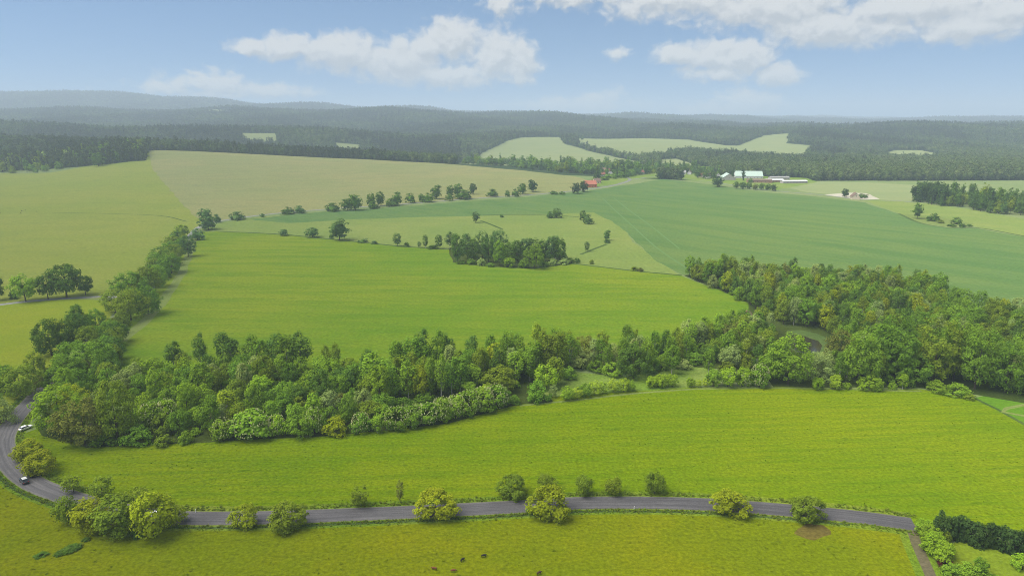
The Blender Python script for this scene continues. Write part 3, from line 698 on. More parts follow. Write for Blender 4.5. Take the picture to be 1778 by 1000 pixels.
rows([(690, 664, 30, 74, 'birch', 'mid'), (718, 662, 36, 80, 'birch', 'mid'), (733, 655, 34, 86, 'birch', 'dark'), (762, 654, 28, 84, 'birch', 'mid'), (780, 650, 26, 72, 'birch', 'dark'), (820, 632, 24, 52, 'birch', 'dark'), (748, 690, 20, 72, 'birch', 'fresh'), (767, 692, 20, 78, 'birch', 'fresh'), (785, 688, 30, 70, 'birch', 'mid'), (800, 686, 30, 66, 'birch', 'mid'), (710, 695, 30, 70, 'birch', 'fresh'), (725, 694, 40, 66, 'round', 'yel'), (652, 680, 44, 70, 'birch', 'fresh'), (668, 684, 36, 60, 'birch', 'mid'), (615, 676, 40, 50, 'round', 'mid'), (600, 682, 46, 52, 'round', 'dark'),
      (858, 655, 36, 60, 'birch', 'yel'), (880, 640, 24, 64, 'birch', 'mid'), (930, 632, 20, 72, 'birch', 'lime'), (948, 650, 30, 80, 'birch', 'olive'), (968, 650, 34, 76, 'birch', 'olive'), (990, 640, 28, 62, 'birch', 'mid'), (920, 662, 30, 62, 'birch', 'fresh'), (895, 665, 30, 56, 'birch', 'fresh'), (1015, 625, 44, 46, 'round', 'brown'), (965, 668, 30, 50, 'birch', 'olive')],
     'in the birch stretch of the middle wood', 'birches and tall trees of the middle wood')

# hedgerow along the lane, the avenue trees, the ditches and the copse
rows([(362, 400, 30, 27, 'round', 'blue'), (357, 383, 24, 22, 'round', 'blue'), (377, 387, 16, 15, 'dome', 'blue'), (317, 413, 26, 24, 'round', 'olive'), (343, 418, 24, 22, 'dome', 'blue'), (327, 446, 26, 38, 'tall', 'blue'), (298, 434, 28, 26, 'round', 'olive'), (280, 458, 32, 32, 'round', 'mid'), (305, 452, 28, 30, 'round', 'olive'), (298, 476, 36, 38, 'round', 'mid'), (284, 484, 30, 30, 'dome', 'mid'),
      (225, 520, 52, 52, 'round', 'mid'), (256, 512, 46, 52, 'round', 'olive'), (275, 500, 34, 42, 'round', 'mid'), (228, 558, 52, 60, 'round', 'olive'), (258, 548, 46, 56, 'round', 'mid'), (200, 545, 42, 46, 'round', 'olive'), (212, 570, 30, 34, 'dome', 'olive'),
      (135, 576, 28, 50, 'tall', 'dark'), (90, 620, 56, 72, 'round', 'dark'), (122, 612, 50, 64, 'round', 'dark'), (143, 592, 30, 52, 'tall', 'dark'), (167, 572, 40, 38, 'dome', 'mid'), (194, 577, 28, 28, 'dome', 'olive'), (178, 594, 28, 30, 'dome', 'fresh'), (155, 616, 48, 52, 'dome', 'olive'), (128, 640, 44, 58, 'round', 'mid'), (165, 660, 64, 72, 'round', 'mid'), (122, 672, 46, 60, 'round', 'mid'), (188, 655, 46, 64, 'willow', 'mid'), (105, 655, 36, 44, 'dome', 'fresh')],
     'in the hedgerow climbing beside the lane', 'hedgerow trees beside the climbing lane')
rows([(-4, 522, 26, 44, 'park', 'dark'), (45, 524, 44, 50, 'park', 'fresh'), (24, 520, 17, 17, 'shrub', 'dark'), (84, 520, 34, 46, 'park', 'dark'), (116, 517, 50, 62, 'park', 'dark'), (149, 513, 26, 38, 'park', 'dark')],
     'beside the side lane on the pasture', 'trees beside the side lane')
rows([(412, 383, 28, 15, 'dome', 'blue'), (455, 377, 10, 6, 'shrub', 'blue'), (500, 373, 24, 14, 'dome', 'blue'), (520, 371, 24, 14, 'dome', 'blue'), (578, 368, 26, 16, 'dome', 'dark'), (603, 366, 22, 22, 'round', 'dark'), (617, 366, 24, 30, 'round', 'dark'), (645, 361, 16, 26, 'round', 'dark'), (660, 358, 16, 26, 'round', 'dark'), (648, 363, 20, 14, 'dome', 'dark'), (690, 357, 16, 25, 'round', 'dark'), (680, 359, 24, 15, 'dome', 'dark'), (713, 353, 20, 18, 'dome', 'dark'), (731, 351, 11, 15, 'round', 'dark'), (743, 352, 26, 17, 'dome', 'dark'), (758, 346, 20, 26, 'round', 'dark'),
      (782, 343, 14, 22, 'round', 'dark'), (795, 342, 15, 24, 'round', 'dark'), (805, 347, 32, 18, 'dome', 'dark'), (780, 349, 16, 13, 'dome', 'dark'), (821, 338, 13, 20, 'round', 'deep'), (855, 342, 22, 14, 'dome', 'dark'), (881, 342, 10, 12, 'dome', 'dark'), (895, 342, 16, 14, 'dome', 'dark'), (907, 338, 15, 20, 'round', 'dark'), (924, 334, 17, 23, 'round', 'deep'), (1000, 337, 16, 20, 'round', 'deep'), (1013, 334, 15, 20, 'round', 'deep'), (960, 338, 16, 6, 'shrub', 'dark'), (975, 338, 14, 5, 'shrub', 'dark')],
     'along the lane below the brown hayfield', 'trees along the lane to the village')
rows([(590, 418, 34, 40, 'tall', 'blue'), (543, 413, 24, 19, 'round', 'blue'), (493, 410, 15, 13, 'round', 'blue'), (575, 415, 12, 8, 'shrub', 'dark'), (690, 428, 14, 25, 'tall', 'blue'), (706, 429, 9, 9, 'shrub', 'dark'), (728, 430, 7, 11, 'birch', 'blue'), (739, 431, 10, 24, 'birch', 'dark'), (762, 432, 13, 25, 'tall', 'dark'), (752, 433, 20, 8, 'shrub', 'dark'), (630, 422, 20, 6, 'shrub', 'blue'), (650, 424, 14, 5, 'shrub', 'blue'),
      (826, 387, 14, 20, 'tall', 'blue'), (871, 378, 8, 7, 'shrub', 'dark'), (955, 379, 16, 12, 'dome', 'dark'), (966, 379, 20, 18, 'dome', 'dark'), (1013, 383, 14, 18, 'dome', 'dark'), (1021, 390, 20, 18, 'dome', 'blue'), (1054, 418, 12, 20, 'round', 'blue'), (1054, 423, 11, 9, 'shrub', 'blue'), (1019, 437, 9, 18, 'birch', 'blue'), (1002, 457, 12, 10, 'shrub', 'dark'), (1027, 459, 9, 9, 'shrub', 'olive'), (1101, 471, 14, 9, 'shrub', 'olive'), (1112, 472, 12, 8, 'shrub', 'brown')],
     'standing by a ditch in the open meadows', 'lone trees along the meadow ditches')
rows([(780, 433, 14, 32, 'birch', 'blue'), (790, 437, 14, 32, 'birch', 'dark'), (795, 458, 22, 52, 'tall', 'dark'), (812, 450, 24, 46, 'tall', 'blue'), (822, 456, 22, 44, 'tall', 'dark'), (838, 448, 26, 48, 'tall', 'blue'), (848, 456, 24, 48, 'tall', 'dark'), (857, 440, 11, 40, 'birch', 'blue'), (867, 450, 30, 52, 'tall', 'blue'), (868, 462, 26, 46, 'tall', 'mid'), (888, 452, 22, 34, 'tall', 'mid'), (898, 456, 24, 40, 'tall', 'dark'), (912, 450, 24, 38, 'tall', 'blue'), (926, 447, 24, 36, 'tall', 'dark'), (928, 467, 34, 46, 'tall', 'fresh'), (943, 455, 24, 40, 'tall', 'dark'), (957, 456, 26, 48, 'tall', 'blue'), (972, 457, 24, 44, 'tall', 'dark'), (965, 450, 18, 42, 'birch', 'blue'),
      (884, 465, 22, 20, 'round', 'bright'), (836, 462, 18, 15, 'shrub', 'pale'), (818, 460, 16, 12, 'shrub', 'mid'), (801, 459, 16, 8, 'shrub', 'mid'), (852, 464, 18, 9, 'shrub', 'mid'), (909, 466, 18, 18, 'shrub', 'mid'), (945, 464, 16, 12, 'shrub', 'mid'), (960, 462, 18, 14, 'shrub', 'pale'), (978, 460, 22, 14, 'shrub', 'pale'), (990, 457, 14, 10, 'shrub', 'mid')],
     'in the copse in the middle meadow', 'trees of the copse in the middle meadow')
rows([(1592, 380, 18, 28, 'tall', 'dark'), (1612, 384, 12, 9, 'shrub', 'dark'), (1622, 385, 20, 15, 'dome', 'dark'), (1632, 388, 12, 7, 'shrub', 'olive'), (1661, 390, 19, 13, 'dome', 'dark'), (1652, 394, 16, 5, 'shrub', 'dark'), (1670, 395, 16, 5, 'shrub', 'dark'), (1683, 394, 12, 4, 'shrub', 'dark')],
     'on the weedy island in the crop field', 'trees on the weedy island of the crop field')
rows([(1245, 325, 19, 20, 'round', 'deep'), (1278, 328, 10, 13, 'round', 'dark'), (1289, 329, 12, 13, 'round', 'dark'), (1300, 329, 11, 13, 'round', 'dark'), (1311, 330, 11, 11, 'round', 'brown'), (1322, 330, 10, 12, 'round', 'dark'), (1333, 331, 12, 12, 'round', 'dark'), (1343, 332, 10, 12, 'round', 'deep'), (1272, 313, 7, 22, 'poplar', 'deep'), (1290, 315, 7, 24, 'poplar', 'deep'), (1238, 312, 12, 16, 'round', 'deep'), (1225, 311, 14, 18, 'round', 'dark'), (1212, 310, 12, 18, 'round', 'dark'), (1303, 318, 8, 8, 'round', 'dark'), (1467, 343, 12, 16, 'round', 'deep'), (1496, 345, 12, 9, 'round', 'dark'), (1503, 344, 8, 8, 'shrub', 'dark')],
     'in front of the farm sheds', 'trees around the farm')
rows([(1157, 307, 15, 19, 'round', 'dark'), (1037, 314, 11, 24, 'spruce', 'deep'), (1060, 310, 20, 9, 'shrub', 'mid'), (1075, 309, 22, 11, 'dome', 'mid'), (1050, 313, 14, 7, 'shrub', 'mid'), (1085, 309, 12, 8, 'shrub', 'dark'), (1063, 302, 12, 18, 'spruce', 'deep'), (1190, 300, 10, 12, 'round', 'dark'), (1120, 303, 14, 18, 'round', 'dark'), (1106, 302, 18, 22, 'round', 'mid'), (1090, 302, 22, 24, 'round', 'dark'), (1078, 300, 16, 24, 'round', 'deep'), (1128, 300, 12, 10, 'round', 'pale'), (1145, 298, 16, 22, 'spruce', 'dark'), (1168, 297, 12, 16, 'spruce', 'dark'), (1180, 295, 14, 14, 'spruce', 'dark'), (1205, 300, 12, 20, 'round', 'dark')],
     'beside the houses of the village', 'trees around the village houses')
# garden in the corner
for k in range(20):
    t = k / 19; px, py = 1628 + t * 168, 934 + t * 36 + 3 * math.sin(k)
    tree_px(px, py, 17 + 3 * rng.uniform(0, 1), 44 + 5 * rng.uniform(0, 1), 'thuja', 'deep', 'behind the corner lawn', 'conifers of the dark garden hedge')
rows([(1604, 932, 32, 34, 'ball', 'bright'), (1612, 946, 36, 38, 'ball', 'bright'), (1620, 962, 40, 40, 'ball', 'bright'), (1632, 976, 44, 40, 'ball', 'bright'), (1644, 945, 16, 24, 'shrub', 'olive'), (1638, 986, 26, 18, 'shrub', 'red'), (1650, 1005, 36, 30, 'shrub', 'mid'), (1678, 1006, 46, 34, 'dome', 'fresh'), (1700, 1000, 26, 36, 'round', 'mid'), (1775, 995, 40, 36, 'dome', 'bright'), (1725, 1015, 30, 20, 'shrub', 'mid')],
     'around the lawn in the corner garden', 'bushes of the corner garden')
for (px, py, w) in ((66, 969, 12), (74, 967, 14), (102, 966, 14), (113, 962, 18), (126, 958, 20), (133, 956, 12), (300, 905, 14), (150, 940, 12)):
    tree_px(px, py, w * 1.3, 7, 'shrub', 'dark', 'lying dark on the near pasture', 'dark weed clumps on the near pasture')

def fill(zone, spacing, mix, hs, phrase, group, lod=None, limit=400, near_clear=.74):
    """more trees inside a wood, kept clear of those already placed"""
    poly = np.array([P(p) for p in zone]); b0, b1 = poly.min(0), poly.max(0)
    n = 0; kinds, tints = mix
    for _ in range(14000):
        x, y = rng.uniform(b0[0], b1[0]), rng.uniform(b0[1], b1[1])
        if not inside(poly, np.array([x]), np.array([y]))[0]: continue
        k = random.choices(list(kinds), list(kinds.values()))[0]
        sz = rng.uniform(.78, 1.25)
        w = {'round': 9, 'dome': 8, 'tall': 8.5, 'birch': 6, 'willow': 9.5, 'shrub': 4.5, 'spruce': 6.5, 'pine': 7, 'spread': 10}[k] * sz * spacing
        if any((x - a) ** 2 + (y - b) ** 2 < (near_clear * (r + w * .5)) ** 2 for a, b, r in PLACED if abs(x - a) < 14 and abs(y - b) < 14): continue
        h = {'round': 11, 'dome': 7.5, 'tall': 16, 'birch': 16.5, 'willow': 9, 'shrub': 3, 'spruce': 19, 'pine': 20, 'spread': 10.5}[k] * sz ** .5 * hs
        plant(x, y, h, w, k, random.choices(list(tints), list(tints.values()))[0], phrase, group, lod)
        n += 1
        if n >= limit: break

Z1a = [(95, 735), (150, 762), (215, 760), (250, 750), (255, 690), (215, 660), (165, 655), (120, 690)]
Z1b = [(255, 750), (350, 758), (420, 752), (430, 690), (420, 640), (300, 642), (230, 658), (255, 690)]
Z1c = [(420, 752), (560, 748), (680, 738), (660, 690), (560, 648), (440, 645), (430, 690)]
m1 = ({'round': 3, 'spread': 2.5, 'dome': 3, 'tall': .6, 'shrub': .8}, {'mid': 4, 'fresh': 4, 'bright': 2, 'olive': 2, 'pale': .7, 'dark': 1})
fill(Z1a, .95, m1, 1.0, 'inside the west wood near the road bend', 'trees inside the west wood')
fill(Z1b, .95, m1, 1.0, 'inside the west wood below the birches', 'trees inside the west wood')
fill(Z1c, .92, m1, 1.0, 'inside the west wood behind the chestnuts', 'trees inside the west wood')
Z2a = [(560, 648), (640, 657), (690, 664), (760, 654), (850, 634), (870, 660), (870, 680), (800, 690), (740, 688), (690, 700), (610, 705)]
Z2b = [(850, 632), (950, 625), (1060, 620), (1155, 610), (1165, 640), (1120, 655), (1040, 648), (990, 640), (930, 660), (880, 678), (870, 660)]
m2 = ({'birch': 3.4, 'tall': 2, 'round': 1.6, 'spread': 1, 'dome': 2, 'shrub': 1.5}, {'mid': 4, 'fresh': 3, 'olive': 2, 'pale': 1.5, 'dark': 2})
fill(Z2a, .88, m2, .95, 'inside the middle wood among the birches', 'trees inside the middle wood')
fill(Z2b, .88, m2, .9, 'inside the middle wood above the clearing', 'trees inside the middle wood')
Z3a = [(1150, 612), (1220, 592), (1290, 572), (1335, 580), (1340, 640), (1375, 655), (1400, 660), (1345, 664), (1320, 650), (1250, 632), (1165, 632)]
Z3b = [(1400, 658), (1445, 640), (1455, 610), (1500, 604), (1640, 612), (1640, 668), (1500, 668), (1400, 664)]
Z3c = [(1640, 612), (1840, 650), (1840, 700), (1778, 690), (1690, 678), (1640, 668)]
m3 = ({'birch': 2.5, 'tall': 3, 'round': 2.5, 'spread': 1.5, 'willow': 1.5, 'dome': 1.5}, {'mid': 4, 'fresh': 2.5, 'olive': 3, 'pale': 1.5, 'dark': 2, 'brown': .2})
fill(Z3a, .9, m3, .85, 'inside the east wood left of the pond', 'trees inside the east wood')
fill(Z3b, .95, m3, .95, 'inside the east wood in front of the pond', 'trees inside the east wood')
fill(Z3c, .95, m3, 1.0, 'inside the east wood right of the pond', 'trees inside the east wood')
Z4a = [(1187, 479), (1240, 476), (1330, 484), (1400, 490), (1400, 568), (1370, 566), (1340, 556), (1302, 530), (1240, 502)]
Z4b = [(1400, 490), (1520, 497), (1560, 503), (1560, 596), (1500, 596), (1445, 582), (1400, 570)]
Z4c = [(1560, 503), (1620, 514), (1650, 537), (1700, 557), (1800, 567), (1840, 570), (1840, 640), (1778, 625), (1640, 602), (1560, 598)]
m4 = ({'birch': 1.4, 'tall': 3, 'round': 2, 'spread': 2, 'willow': 1, 'dome': .5, 'spruce': .15}, {'mid': 3, 'fresh': 2, 'olive': 3.5, 'pale': 1.5, 'dark': 2.5, 'yel': 1, 'brown': .35})
fill(Z4a, 1.0, m4, 1.0, 'inside the upper wood by the meadow tip', 'trees inside the upper wood')
fill(Z4b, 1.0, m4, 1.0, 'inside the upper wood behind the pond', 'trees inside the upper wood')
fill(Z4c, 1.0, m4, 1.0, 'inside the upper wood at the crop edge', 'trees inside the upper wood')
ZV = [('w', 800, 1560), ('w', 900, 1480), ('w', 985, 1340), ('w', 1040, 1340), ('w', 1080, 1420), ('w', 1130, 1420), ('w', 1145, 1500), ('w', 1060, 1620), ('w', 960, 1660), ('w', 830, 1680)]
Zh1 = [(298, 425), (326, 410), (312, 446), (288, 478), (262, 510), (238, 538), (220, 560), (205, 572), (190, 560), (215, 515), (258, 478), (278, 450)]
Zh2 = [(215, 572), (205, 600), (200, 650), (180, 690), (130, 690), (110, 665), (135, 625), (165, 595)]
mh = ({'dome': 3, 'round': 3, 'shrub': 1.5, 'spread': 1}, {'mid': 4, 'olive': 4, 'fresh': 1.5, 'pale': .6, 'dark': 1})
fill(Zh1, .95, mh, 1.0, 'filling the upper lane hedgerow', 'trees filling the lane hedgerow', limit=60, near_clear=.6)
fill(Zh2, .95, mh, 1.0, 'filling the lower lane hedgerow', 'trees filling the lane hedgerow', limit=40, near_clear=.6)
# keep the house plots and the view of them free of trees
for px_, py_ in ((1024, 325), (1036, 318), (1072, 308), (1047, 306), (1058, 306), (1056, 301), (1047, 300), (1112, 303), (1180, 303), (1166, 300), (1197, 303), (1218, 308), (1232, 309), (1247, 309), (1263, 312)):
    a_ = unproj(px_, py_); PLACED.append((a_[0], a_[1], 12.0)); PLACED.append((a_[0] * .975, a_[1] * .975, 9.0)); PLACED.append((a_[0] * .95, a_[1] * .95, 7.0))
mv = ({'spread': 2.2, 'tall': 1.3, 'round': 1.5, 'dome': 1.6, 'spruce': .5}, {'dark': 3, 'blue': 2, 'mid': 3, 'olive': 1})
fill(ZV, 1.75, mv, 1.55, 'in the village tree belt', 'trees of the village belt', limit=210, near_clear=.42)
ZV2 = [(1100, 305), (1150, 300), (1250, 306), (1252, 300), (1200, 294), (1150, 291), (1100, 296)]
fill(ZV2, 1.35, ({'spread': 3, 'round': 2, 'spruce': 1, 'dome': 2}, {'dark': 3, 'blue': 2, 'mid': 2, 'olive': 1}), 1.25, 'among the village gardens', 'trees among the village gardens', limit=90, near_clear=.6)
ZV3 = [(1030, 314), (1046, 301), (1080, 297), (1120, 298), (1100, 307), (1064, 312)]
fill(ZV3, 1.2, ({'spread': 3, 'round': 2, 'spruce': 1.2, 'dome': 2}, {'dark': 3, 'blue': 2, 'mid': 2, 'deep': .6}), 1.15, 'around the hamlet by the orange house', 'trees around the hamlet', limit=40, near_clear=.85)
ZL = [('w', -60, 1260), (0, 301), (90, 299), (150, 288), (200, 283), (250, 278), ('w', 254, 1600), ('w', 180, 1520), ('w', 90, 1440), ('w', 0, 1400), ('w', -60, 1400)]
fill(ZL, 1.3, ({'pine': 2.6, 'spread': 2, 'dome': 1.4, 'spruce': .8, 'tall': 1}, {'dark': 3, 'mid': 2, 'olive': 4, 'pale': 1}), 1.3, 'at the far left forest edge', 'trees at the edge of the left forest', limit=150, near_clear=.45)
rows2 = [(1000, 2440), (992, 2490), (985, 2560), (1008, 2380), (1022, 2300), (1035, 2230), (1048, 2160), (1060, 2100), (1075, 2040), (1090, 1990), (1100, 1930), (996, 2620), (980, 2700), (1004, 2760), (1012, 2690), (1150, 2020), (1160, 2030), (1172, 2040), (1180, 2030), (1165, 2060)]
for pc_, Y_ in rows2:
    plant(wx(pc_, Y_), Y_, rng.uniform(13, 20), rng.uniform(12, 18), 'spread', random.choice(['dark', 'blue', 'mid']), 'in the hedge across the hill fields', 'hedge trees across the hill fields')
tree_px(171, 289, 21, 24, 'round', 'dark', 'standing out from the far left forest', 'trees at the edge of the left forest')
ZR1 = [(1578, 350), (1640, 359), (1645, 348), (1600, 342)]
ZR2 = [(1640, 359), (1778, 379), (1860, 392), (1860, 372), (1778, 360), (1645, 347)]
fill(ZR1, 1.2, ({'spruce': 3, 'pine': 2}, {'deep': 3, 'dark': 1}), 1.25, 'in the right copse, dark end', 'trees of the right copse', limit=70, near_clear=.38)
fill(ZR2, 1.15, ({'spread': 4, 'tall': 1.5, 'round': 1.5, 'pine': .6}, {'dark': 4, 'blue': 1.5, 'olive': 1.5, 'mid': .8}), 1.55, 'in the leafy right copse', 'trees of the right copse', limit=120, near_clear=.42)

# ------------------------------------------------------------------ far forests (one mass each)
M_FAR = [leaf_mat('far_conifer', True, [(.034, .054, .032), (.046, .070, .040), (.056, .080, .042)], .2),
         leaf_mat('far_pine', True, [(.052, .076, .038), (.068, .092, .044), (.08, .10, .048)], .2),
         leaf_mat('far_leafy', True, [(.078, .125, .045), (.098, .148, .052), (.112, .15, .06)], .28),
         leaf_mat('far_fresh', True, [(.115, .175, .055), (.145, .20, .065), (.16, .195, .08)], .28)]
protos = bpy.data.collections.new('forest_sources')
for k in range(8):
    con = k < 4
    if con: v, f = crown_arrays('cone' if k < 3 else 'oval', 22, 7, 1, 26, 8, 1.8, 1.2, .6)
    else: v, f = crown_arrays('round', 18, 11, 1.2, 24, 10, 1.8, 1.9, .1)
    o = bpy.data.objects.new(('a_conifer', 'b_conifer', 'c_pine', 'd_pine', 'e_leafy', 'f_leafy', 'g_fresh', 'h_fresh')[k], mesh('far_tree', v, f, M_FAR[k // 2]))
    protos.objects.link(o)

def forest_nodes(protos):
    g = bpy.data.node_groups.new('forest', 'GeometryNodeTree')
    g.interface.new_socket('Geometry', in_out='INPUT', socket_type='NodeSocketGeometry')
    g.interface.new_socket('Geometry', in_out='OUTPUT', socket_type='NodeSocketGeometry')
    N = NT(g); gi, go = N.n('NodeGroupInput'), N.n('NodeGroupOutput')
    def attr(nm, t): 
        a = N.n('GeometryNodeInputNamedAttribute', data_type=t); a.inputs['Name'].default_value = nm
        return a.outputs[0]
    ci = N.n('GeometryNodeCollectionInfo', transform_space='ORIGINAL')
    ci.inputs['Collection'].default_value = protos; ci.inputs['Separate Children'].default_value = True; ci.inputs['Reset Children'].default_value = True
    mp = N.n('GeometryNodeMeshToPoints'); N.link(gi.outputs[0], mp.inputs[0])
    ip = N.n('GeometryNodeInstanceOnPoints'); N.link(mp.outputs[0], ip.inputs['Points']); N.link(ci.outputs[0], ip.inputs['Instance'])
    ip.inputs['Pick Instance'].default_value = True
    N.link(attr('pick', 'INT'), ip.inputs['Instance Index']); N.link(attr('turn', 'FLOAT_VECTOR'), ip.inputs['Rotation']); N.link(attr('size', 'FLOAT_VECTOR'), ip.inputs['Scale'])
    N.link(ip.outputs[0], go.inputs[0])
    return g
FOREST_NODES = forest_nodes(protos)

def forest(name, x, y, mixv, label, hscale):
    z = terrain(x, y) - .3; n = len(x)
    me = bpy.data.meshes.new(name); me.from_pydata(np.column_stack([x, y, z]).tolist(), [], [])
    s = hscale * rng.uniform(.7, 1.25, n)
    pick = np.clip(np.floor(mixv + rng.normal(0, .42, n)), 0, 3).astype(int) * 2 + rng.integers(0, 2, n)
    for nm, t, d in (('pick', 'INT', pick.astype(np.int32)), ('turn', 'FLOAT_VECTOR', np.column_stack([0 * s, 0 * s, rng.uniform(0, 6.28, n)]).astype(np.float32)),
                     ('size', 'FLOAT_VECTOR', np.column_stack([s * 1.15, s * 1.15, s * rng.uniform(.85, 1.15, n)]).astype(np.float32))):
        a = me.attributes.new(nm, t, 'POINT'); a.data.foreach_set('value' if t == 'INT' else 'vector', d.ravel())
    o = bpy.data.objects.new(name, me); SC.collection.objects.link(o)
    m = o.modifiers.new('forest', 'NODES'); m.node_group = FOREST_NODES
    o['kind'] = 'stuff'; o['label'] = label; o['category'] = 'forest'

def grow_forests():
    X, Y = [], []
    y = 1270.0
    while y < 14600:
        s = min(30, 8.2 * (y / 1400) ** .78)
        half = .95 * y
        n = int(2 * half / s)
        xs = -half + (np.arange(n) + rng.uniform(-.4, .4, n)) * s
        X.append(xs); Y.append(y + rng.uniform(-.4, .4, n) * s); y += s
    x, y = np.concatenate(X), np.concatenate(Y)
    keep = (region_index(x, y) == -1) & ~((x / y * FPX / .971 + CX > 788) & (x / y * FPX / .971 + CX < 1150) & (y < 1760))
    x, y = x[keep], y[keep]
    pc = x / y * FPX / .971 + CX
    # leave out what stands behind the crest of a ridge, seen from anywhere near the camera
    z = terrain(x, y) + 24; vis = np.zeros(len(x), bool)
    for hx in (-250, 0, 250):
        m = np.full(len(x), -9.0)
        for t in np.linspace(.25, .985, 40):
            qx, qy = hx + (x - hx) * t, y * t
            m = np.maximum(m, (terrain(qx, qy) + 4 - CAM_H) / (y * t))
        vis |= (z - CAM_H) / y > m - .002
    x, y, pc = x[vis], y[vis], pc[vis]
    pl = np.array(PLACED); far = pl[pl[:, 1] > 1200]
    ok = np.ones(len(x), bool)
    for a, b, r in far: ok &= (x - a) ** 2 + (y - b) ** 2 > (r * .8) ** 2
    x, y, pc = x[ok], y[ok], pc[ok]
    patch = np.sin(x / 130 + 1 + y / 900) * np.sin(y / 190 + x / 400) + .6 * np.sin(x / 57 + y / 310) * np.sin(y / 83 - x / 190) + .35 * np.sin(x / 23) * np.sin(y / 41)
    zone = np.where(y > 6000, 4, np.where(y > 3300, 3, np.where(pc < 330, np.where(y < 1900, 0, 1), np.where(pc < 800, 1, 2))))
    for k, (nm, lf, hs, lb) in enumerate((('pine_forest', 1.5, 1.05, 'dark mixed forest behind the pasture at the far left'), ('spruce_forest', 1.35, 1.0, 'conifer forest in the valley beyond the brown hayfield'),
                                           ('mixed_forest', 2.3, .95, 'leafy forest around the pale hill fields and behind the farm'), ('ridge_forest', 1.3, 1.2, 'hazy forest on the wooded ridges behind the valley'),
                                           ('distant_forest', 1.2, 1.6, 'faint blue-grey forest along the farthest ridges'))):
        q = zone == k
        low = np.clip((2250 - y[q]) / 500, -1, 1) if k == 2 else np.zeros(q.sum())
        forest(nm, x[q], y[q], lf + .9 * patch[q] + .5 + .7 * low, lb, hs * (1 + .22 * np.clip(low, 0, 1)))
grow_forests()

# ------------------------------------------------------------------ grass tussocks
def tuft_source(name, cols, h, w, n):
    v, f = [], []
    for k in range(n):
        a = rng.uniform(0, 6.28); l = rng.uniform(.15, .6) * w; hh = h * rng.uniform(.55, 1.1); b = len(v); t = .16 * w
        c, sn = math.cos(a), math.sin(a)
        v += [(c * .1 * w - sn * t, sn * .1 * w + c * t, -.05), (c * .1 * w + sn * t, sn * .1 * w - c * t, -.05), (c * l + sn * t * .6, sn * l - c * t * .6, hh * .7), (c * l * 1.6, sn * l * 1.6, hh), (c * l - sn * t * .6, sn * l + c * t * .6, hh * .7)]
        f.append((b, b + 1, b + 2, b + 3, b + 4))
    return bpy.data.objects.new(name, mesh('tuft', v, f, leaf_mat(name, True, cols, .3)))
def tufts(name, label, x, y, src, lo, hi):
    col = bpy.data.collections.new(name + '_sources')
    for o in src: col.objects.link(o)
    n = len(x); me = bpy.data.meshes.new(name); me.from_pydata(np.column_stack([x, y, terrain(x, y)]).tolist(), [], [])
    sz = rng.uniform(lo, hi, n) * rng.uniform(.6, 1, n)
    for nm, t, d in (('pick', 'INT', rng.integers(0, len(src), n).astype(np.int32)), ('turn', 'FLOAT_VECTOR', np.column_stack([0 * sz, 0 * sz, rng.uniform(0, 6.28, n)]).astype(np.float32)),
                     ('size', 'FLOAT_VECTOR', np.column_stack([sz, sz, sz * rng.uniform(.8, 1.2, n)]).astype(np.float32))):
        a = me.attributes.new(nm, t, 'POINT'); a.data.foreach_set('value' if t == 'INT' else 'vector', d.ravel())
    o = bpy.data.objects.new(name, me); SC.collection.objects.link(o)
    m = o.modifiers.new(name, 'NODES'); m.node_group = forest_nodes(col)
    o['kind'] = 'stuff'; o['label'] = label; o['category'] = 'grass'
def grow_grass():
    k = rng.integers(0, len(road_line), 6000); side = rng.choice([-1, 1], 6000)
    off = side * (3.7 + np.abs(rng.normal(0, 1.1, 6000)))
    p = road_line[k] + ROAD_N[k] * off[:, None] + ROAD_T[k] * rng.uniform(-2, 2, (6000, 1))
    d = np.min(np.linalg.norm(p[:, None, :] - road_line[None, ::2], axis=2), axis=1)
    q = (d > 3.6) & (region_index(p[:, 0], p[:, 1]) != [i for i, r_ in enumerate(REGIONS) if r_[0] == 'road'][0]); p = p[q]
    tufts('verge_grass', 'tall grass and weeds along both edges of the road', p[:, 0], p[:, 1],
          [tuft_source('verge_green', [(.15, .24, .016), (.20, .28, .02)], .7, .9, 12), tuft_source('verge_straw', [(.19, .22, .04), (.14, .18, .02)], .8, .8, 10)], .35, .85)
    for nm, lab, reg, n, cols, lo, hi in (('pasture_tussocks', 'low tussocks scattered over the near pasture', 'near_pasture', 2600, [(.15, .17, .006), (.20, .21, .01), (.10, .14, .006)], .3, .8),
                                          ('meadow_tussocks', 'uneven tufts of grass over the main meadow', 'main_meadow', 2600, [(.13, .20, .006), (.20, .25, .012), (.09, .16, .006)], .3, .85)):
        poly = [r_[2] for r_ in REGIONS if r_[0] == reg][0]; b0, b1 = np.maximum(poly.min(0), [-260, 120]), np.minimum(poly.max(0), [260, 330])
        x, y = rng.uniform(b0[0], b1[0], n * 2), rng.uniform(b0[1], b1[1], n * 2)
        nm_ = np.array([r_[0] for r_ in REGIONS] + ['none'])[region_index(x, y)]
        dens = .5 + .5 * np.sin(x / 9 + 3 * np.sin(y / 17)) * np.sin(y / 5 + 2 * np.sin(x / 23))
        q = (nm_ == reg) & (rng.uniform(size=len(x)) < .25 + .75 * dens)
        tufts(nm, lab, x[q][:n], y[q][:n], [tuft_source(nm + '_a', cols[:2], .32, .8, 9), tuft_source(nm + '_b', cols[::2], .38, .9, 9)], lo, hi)
grow_grass()

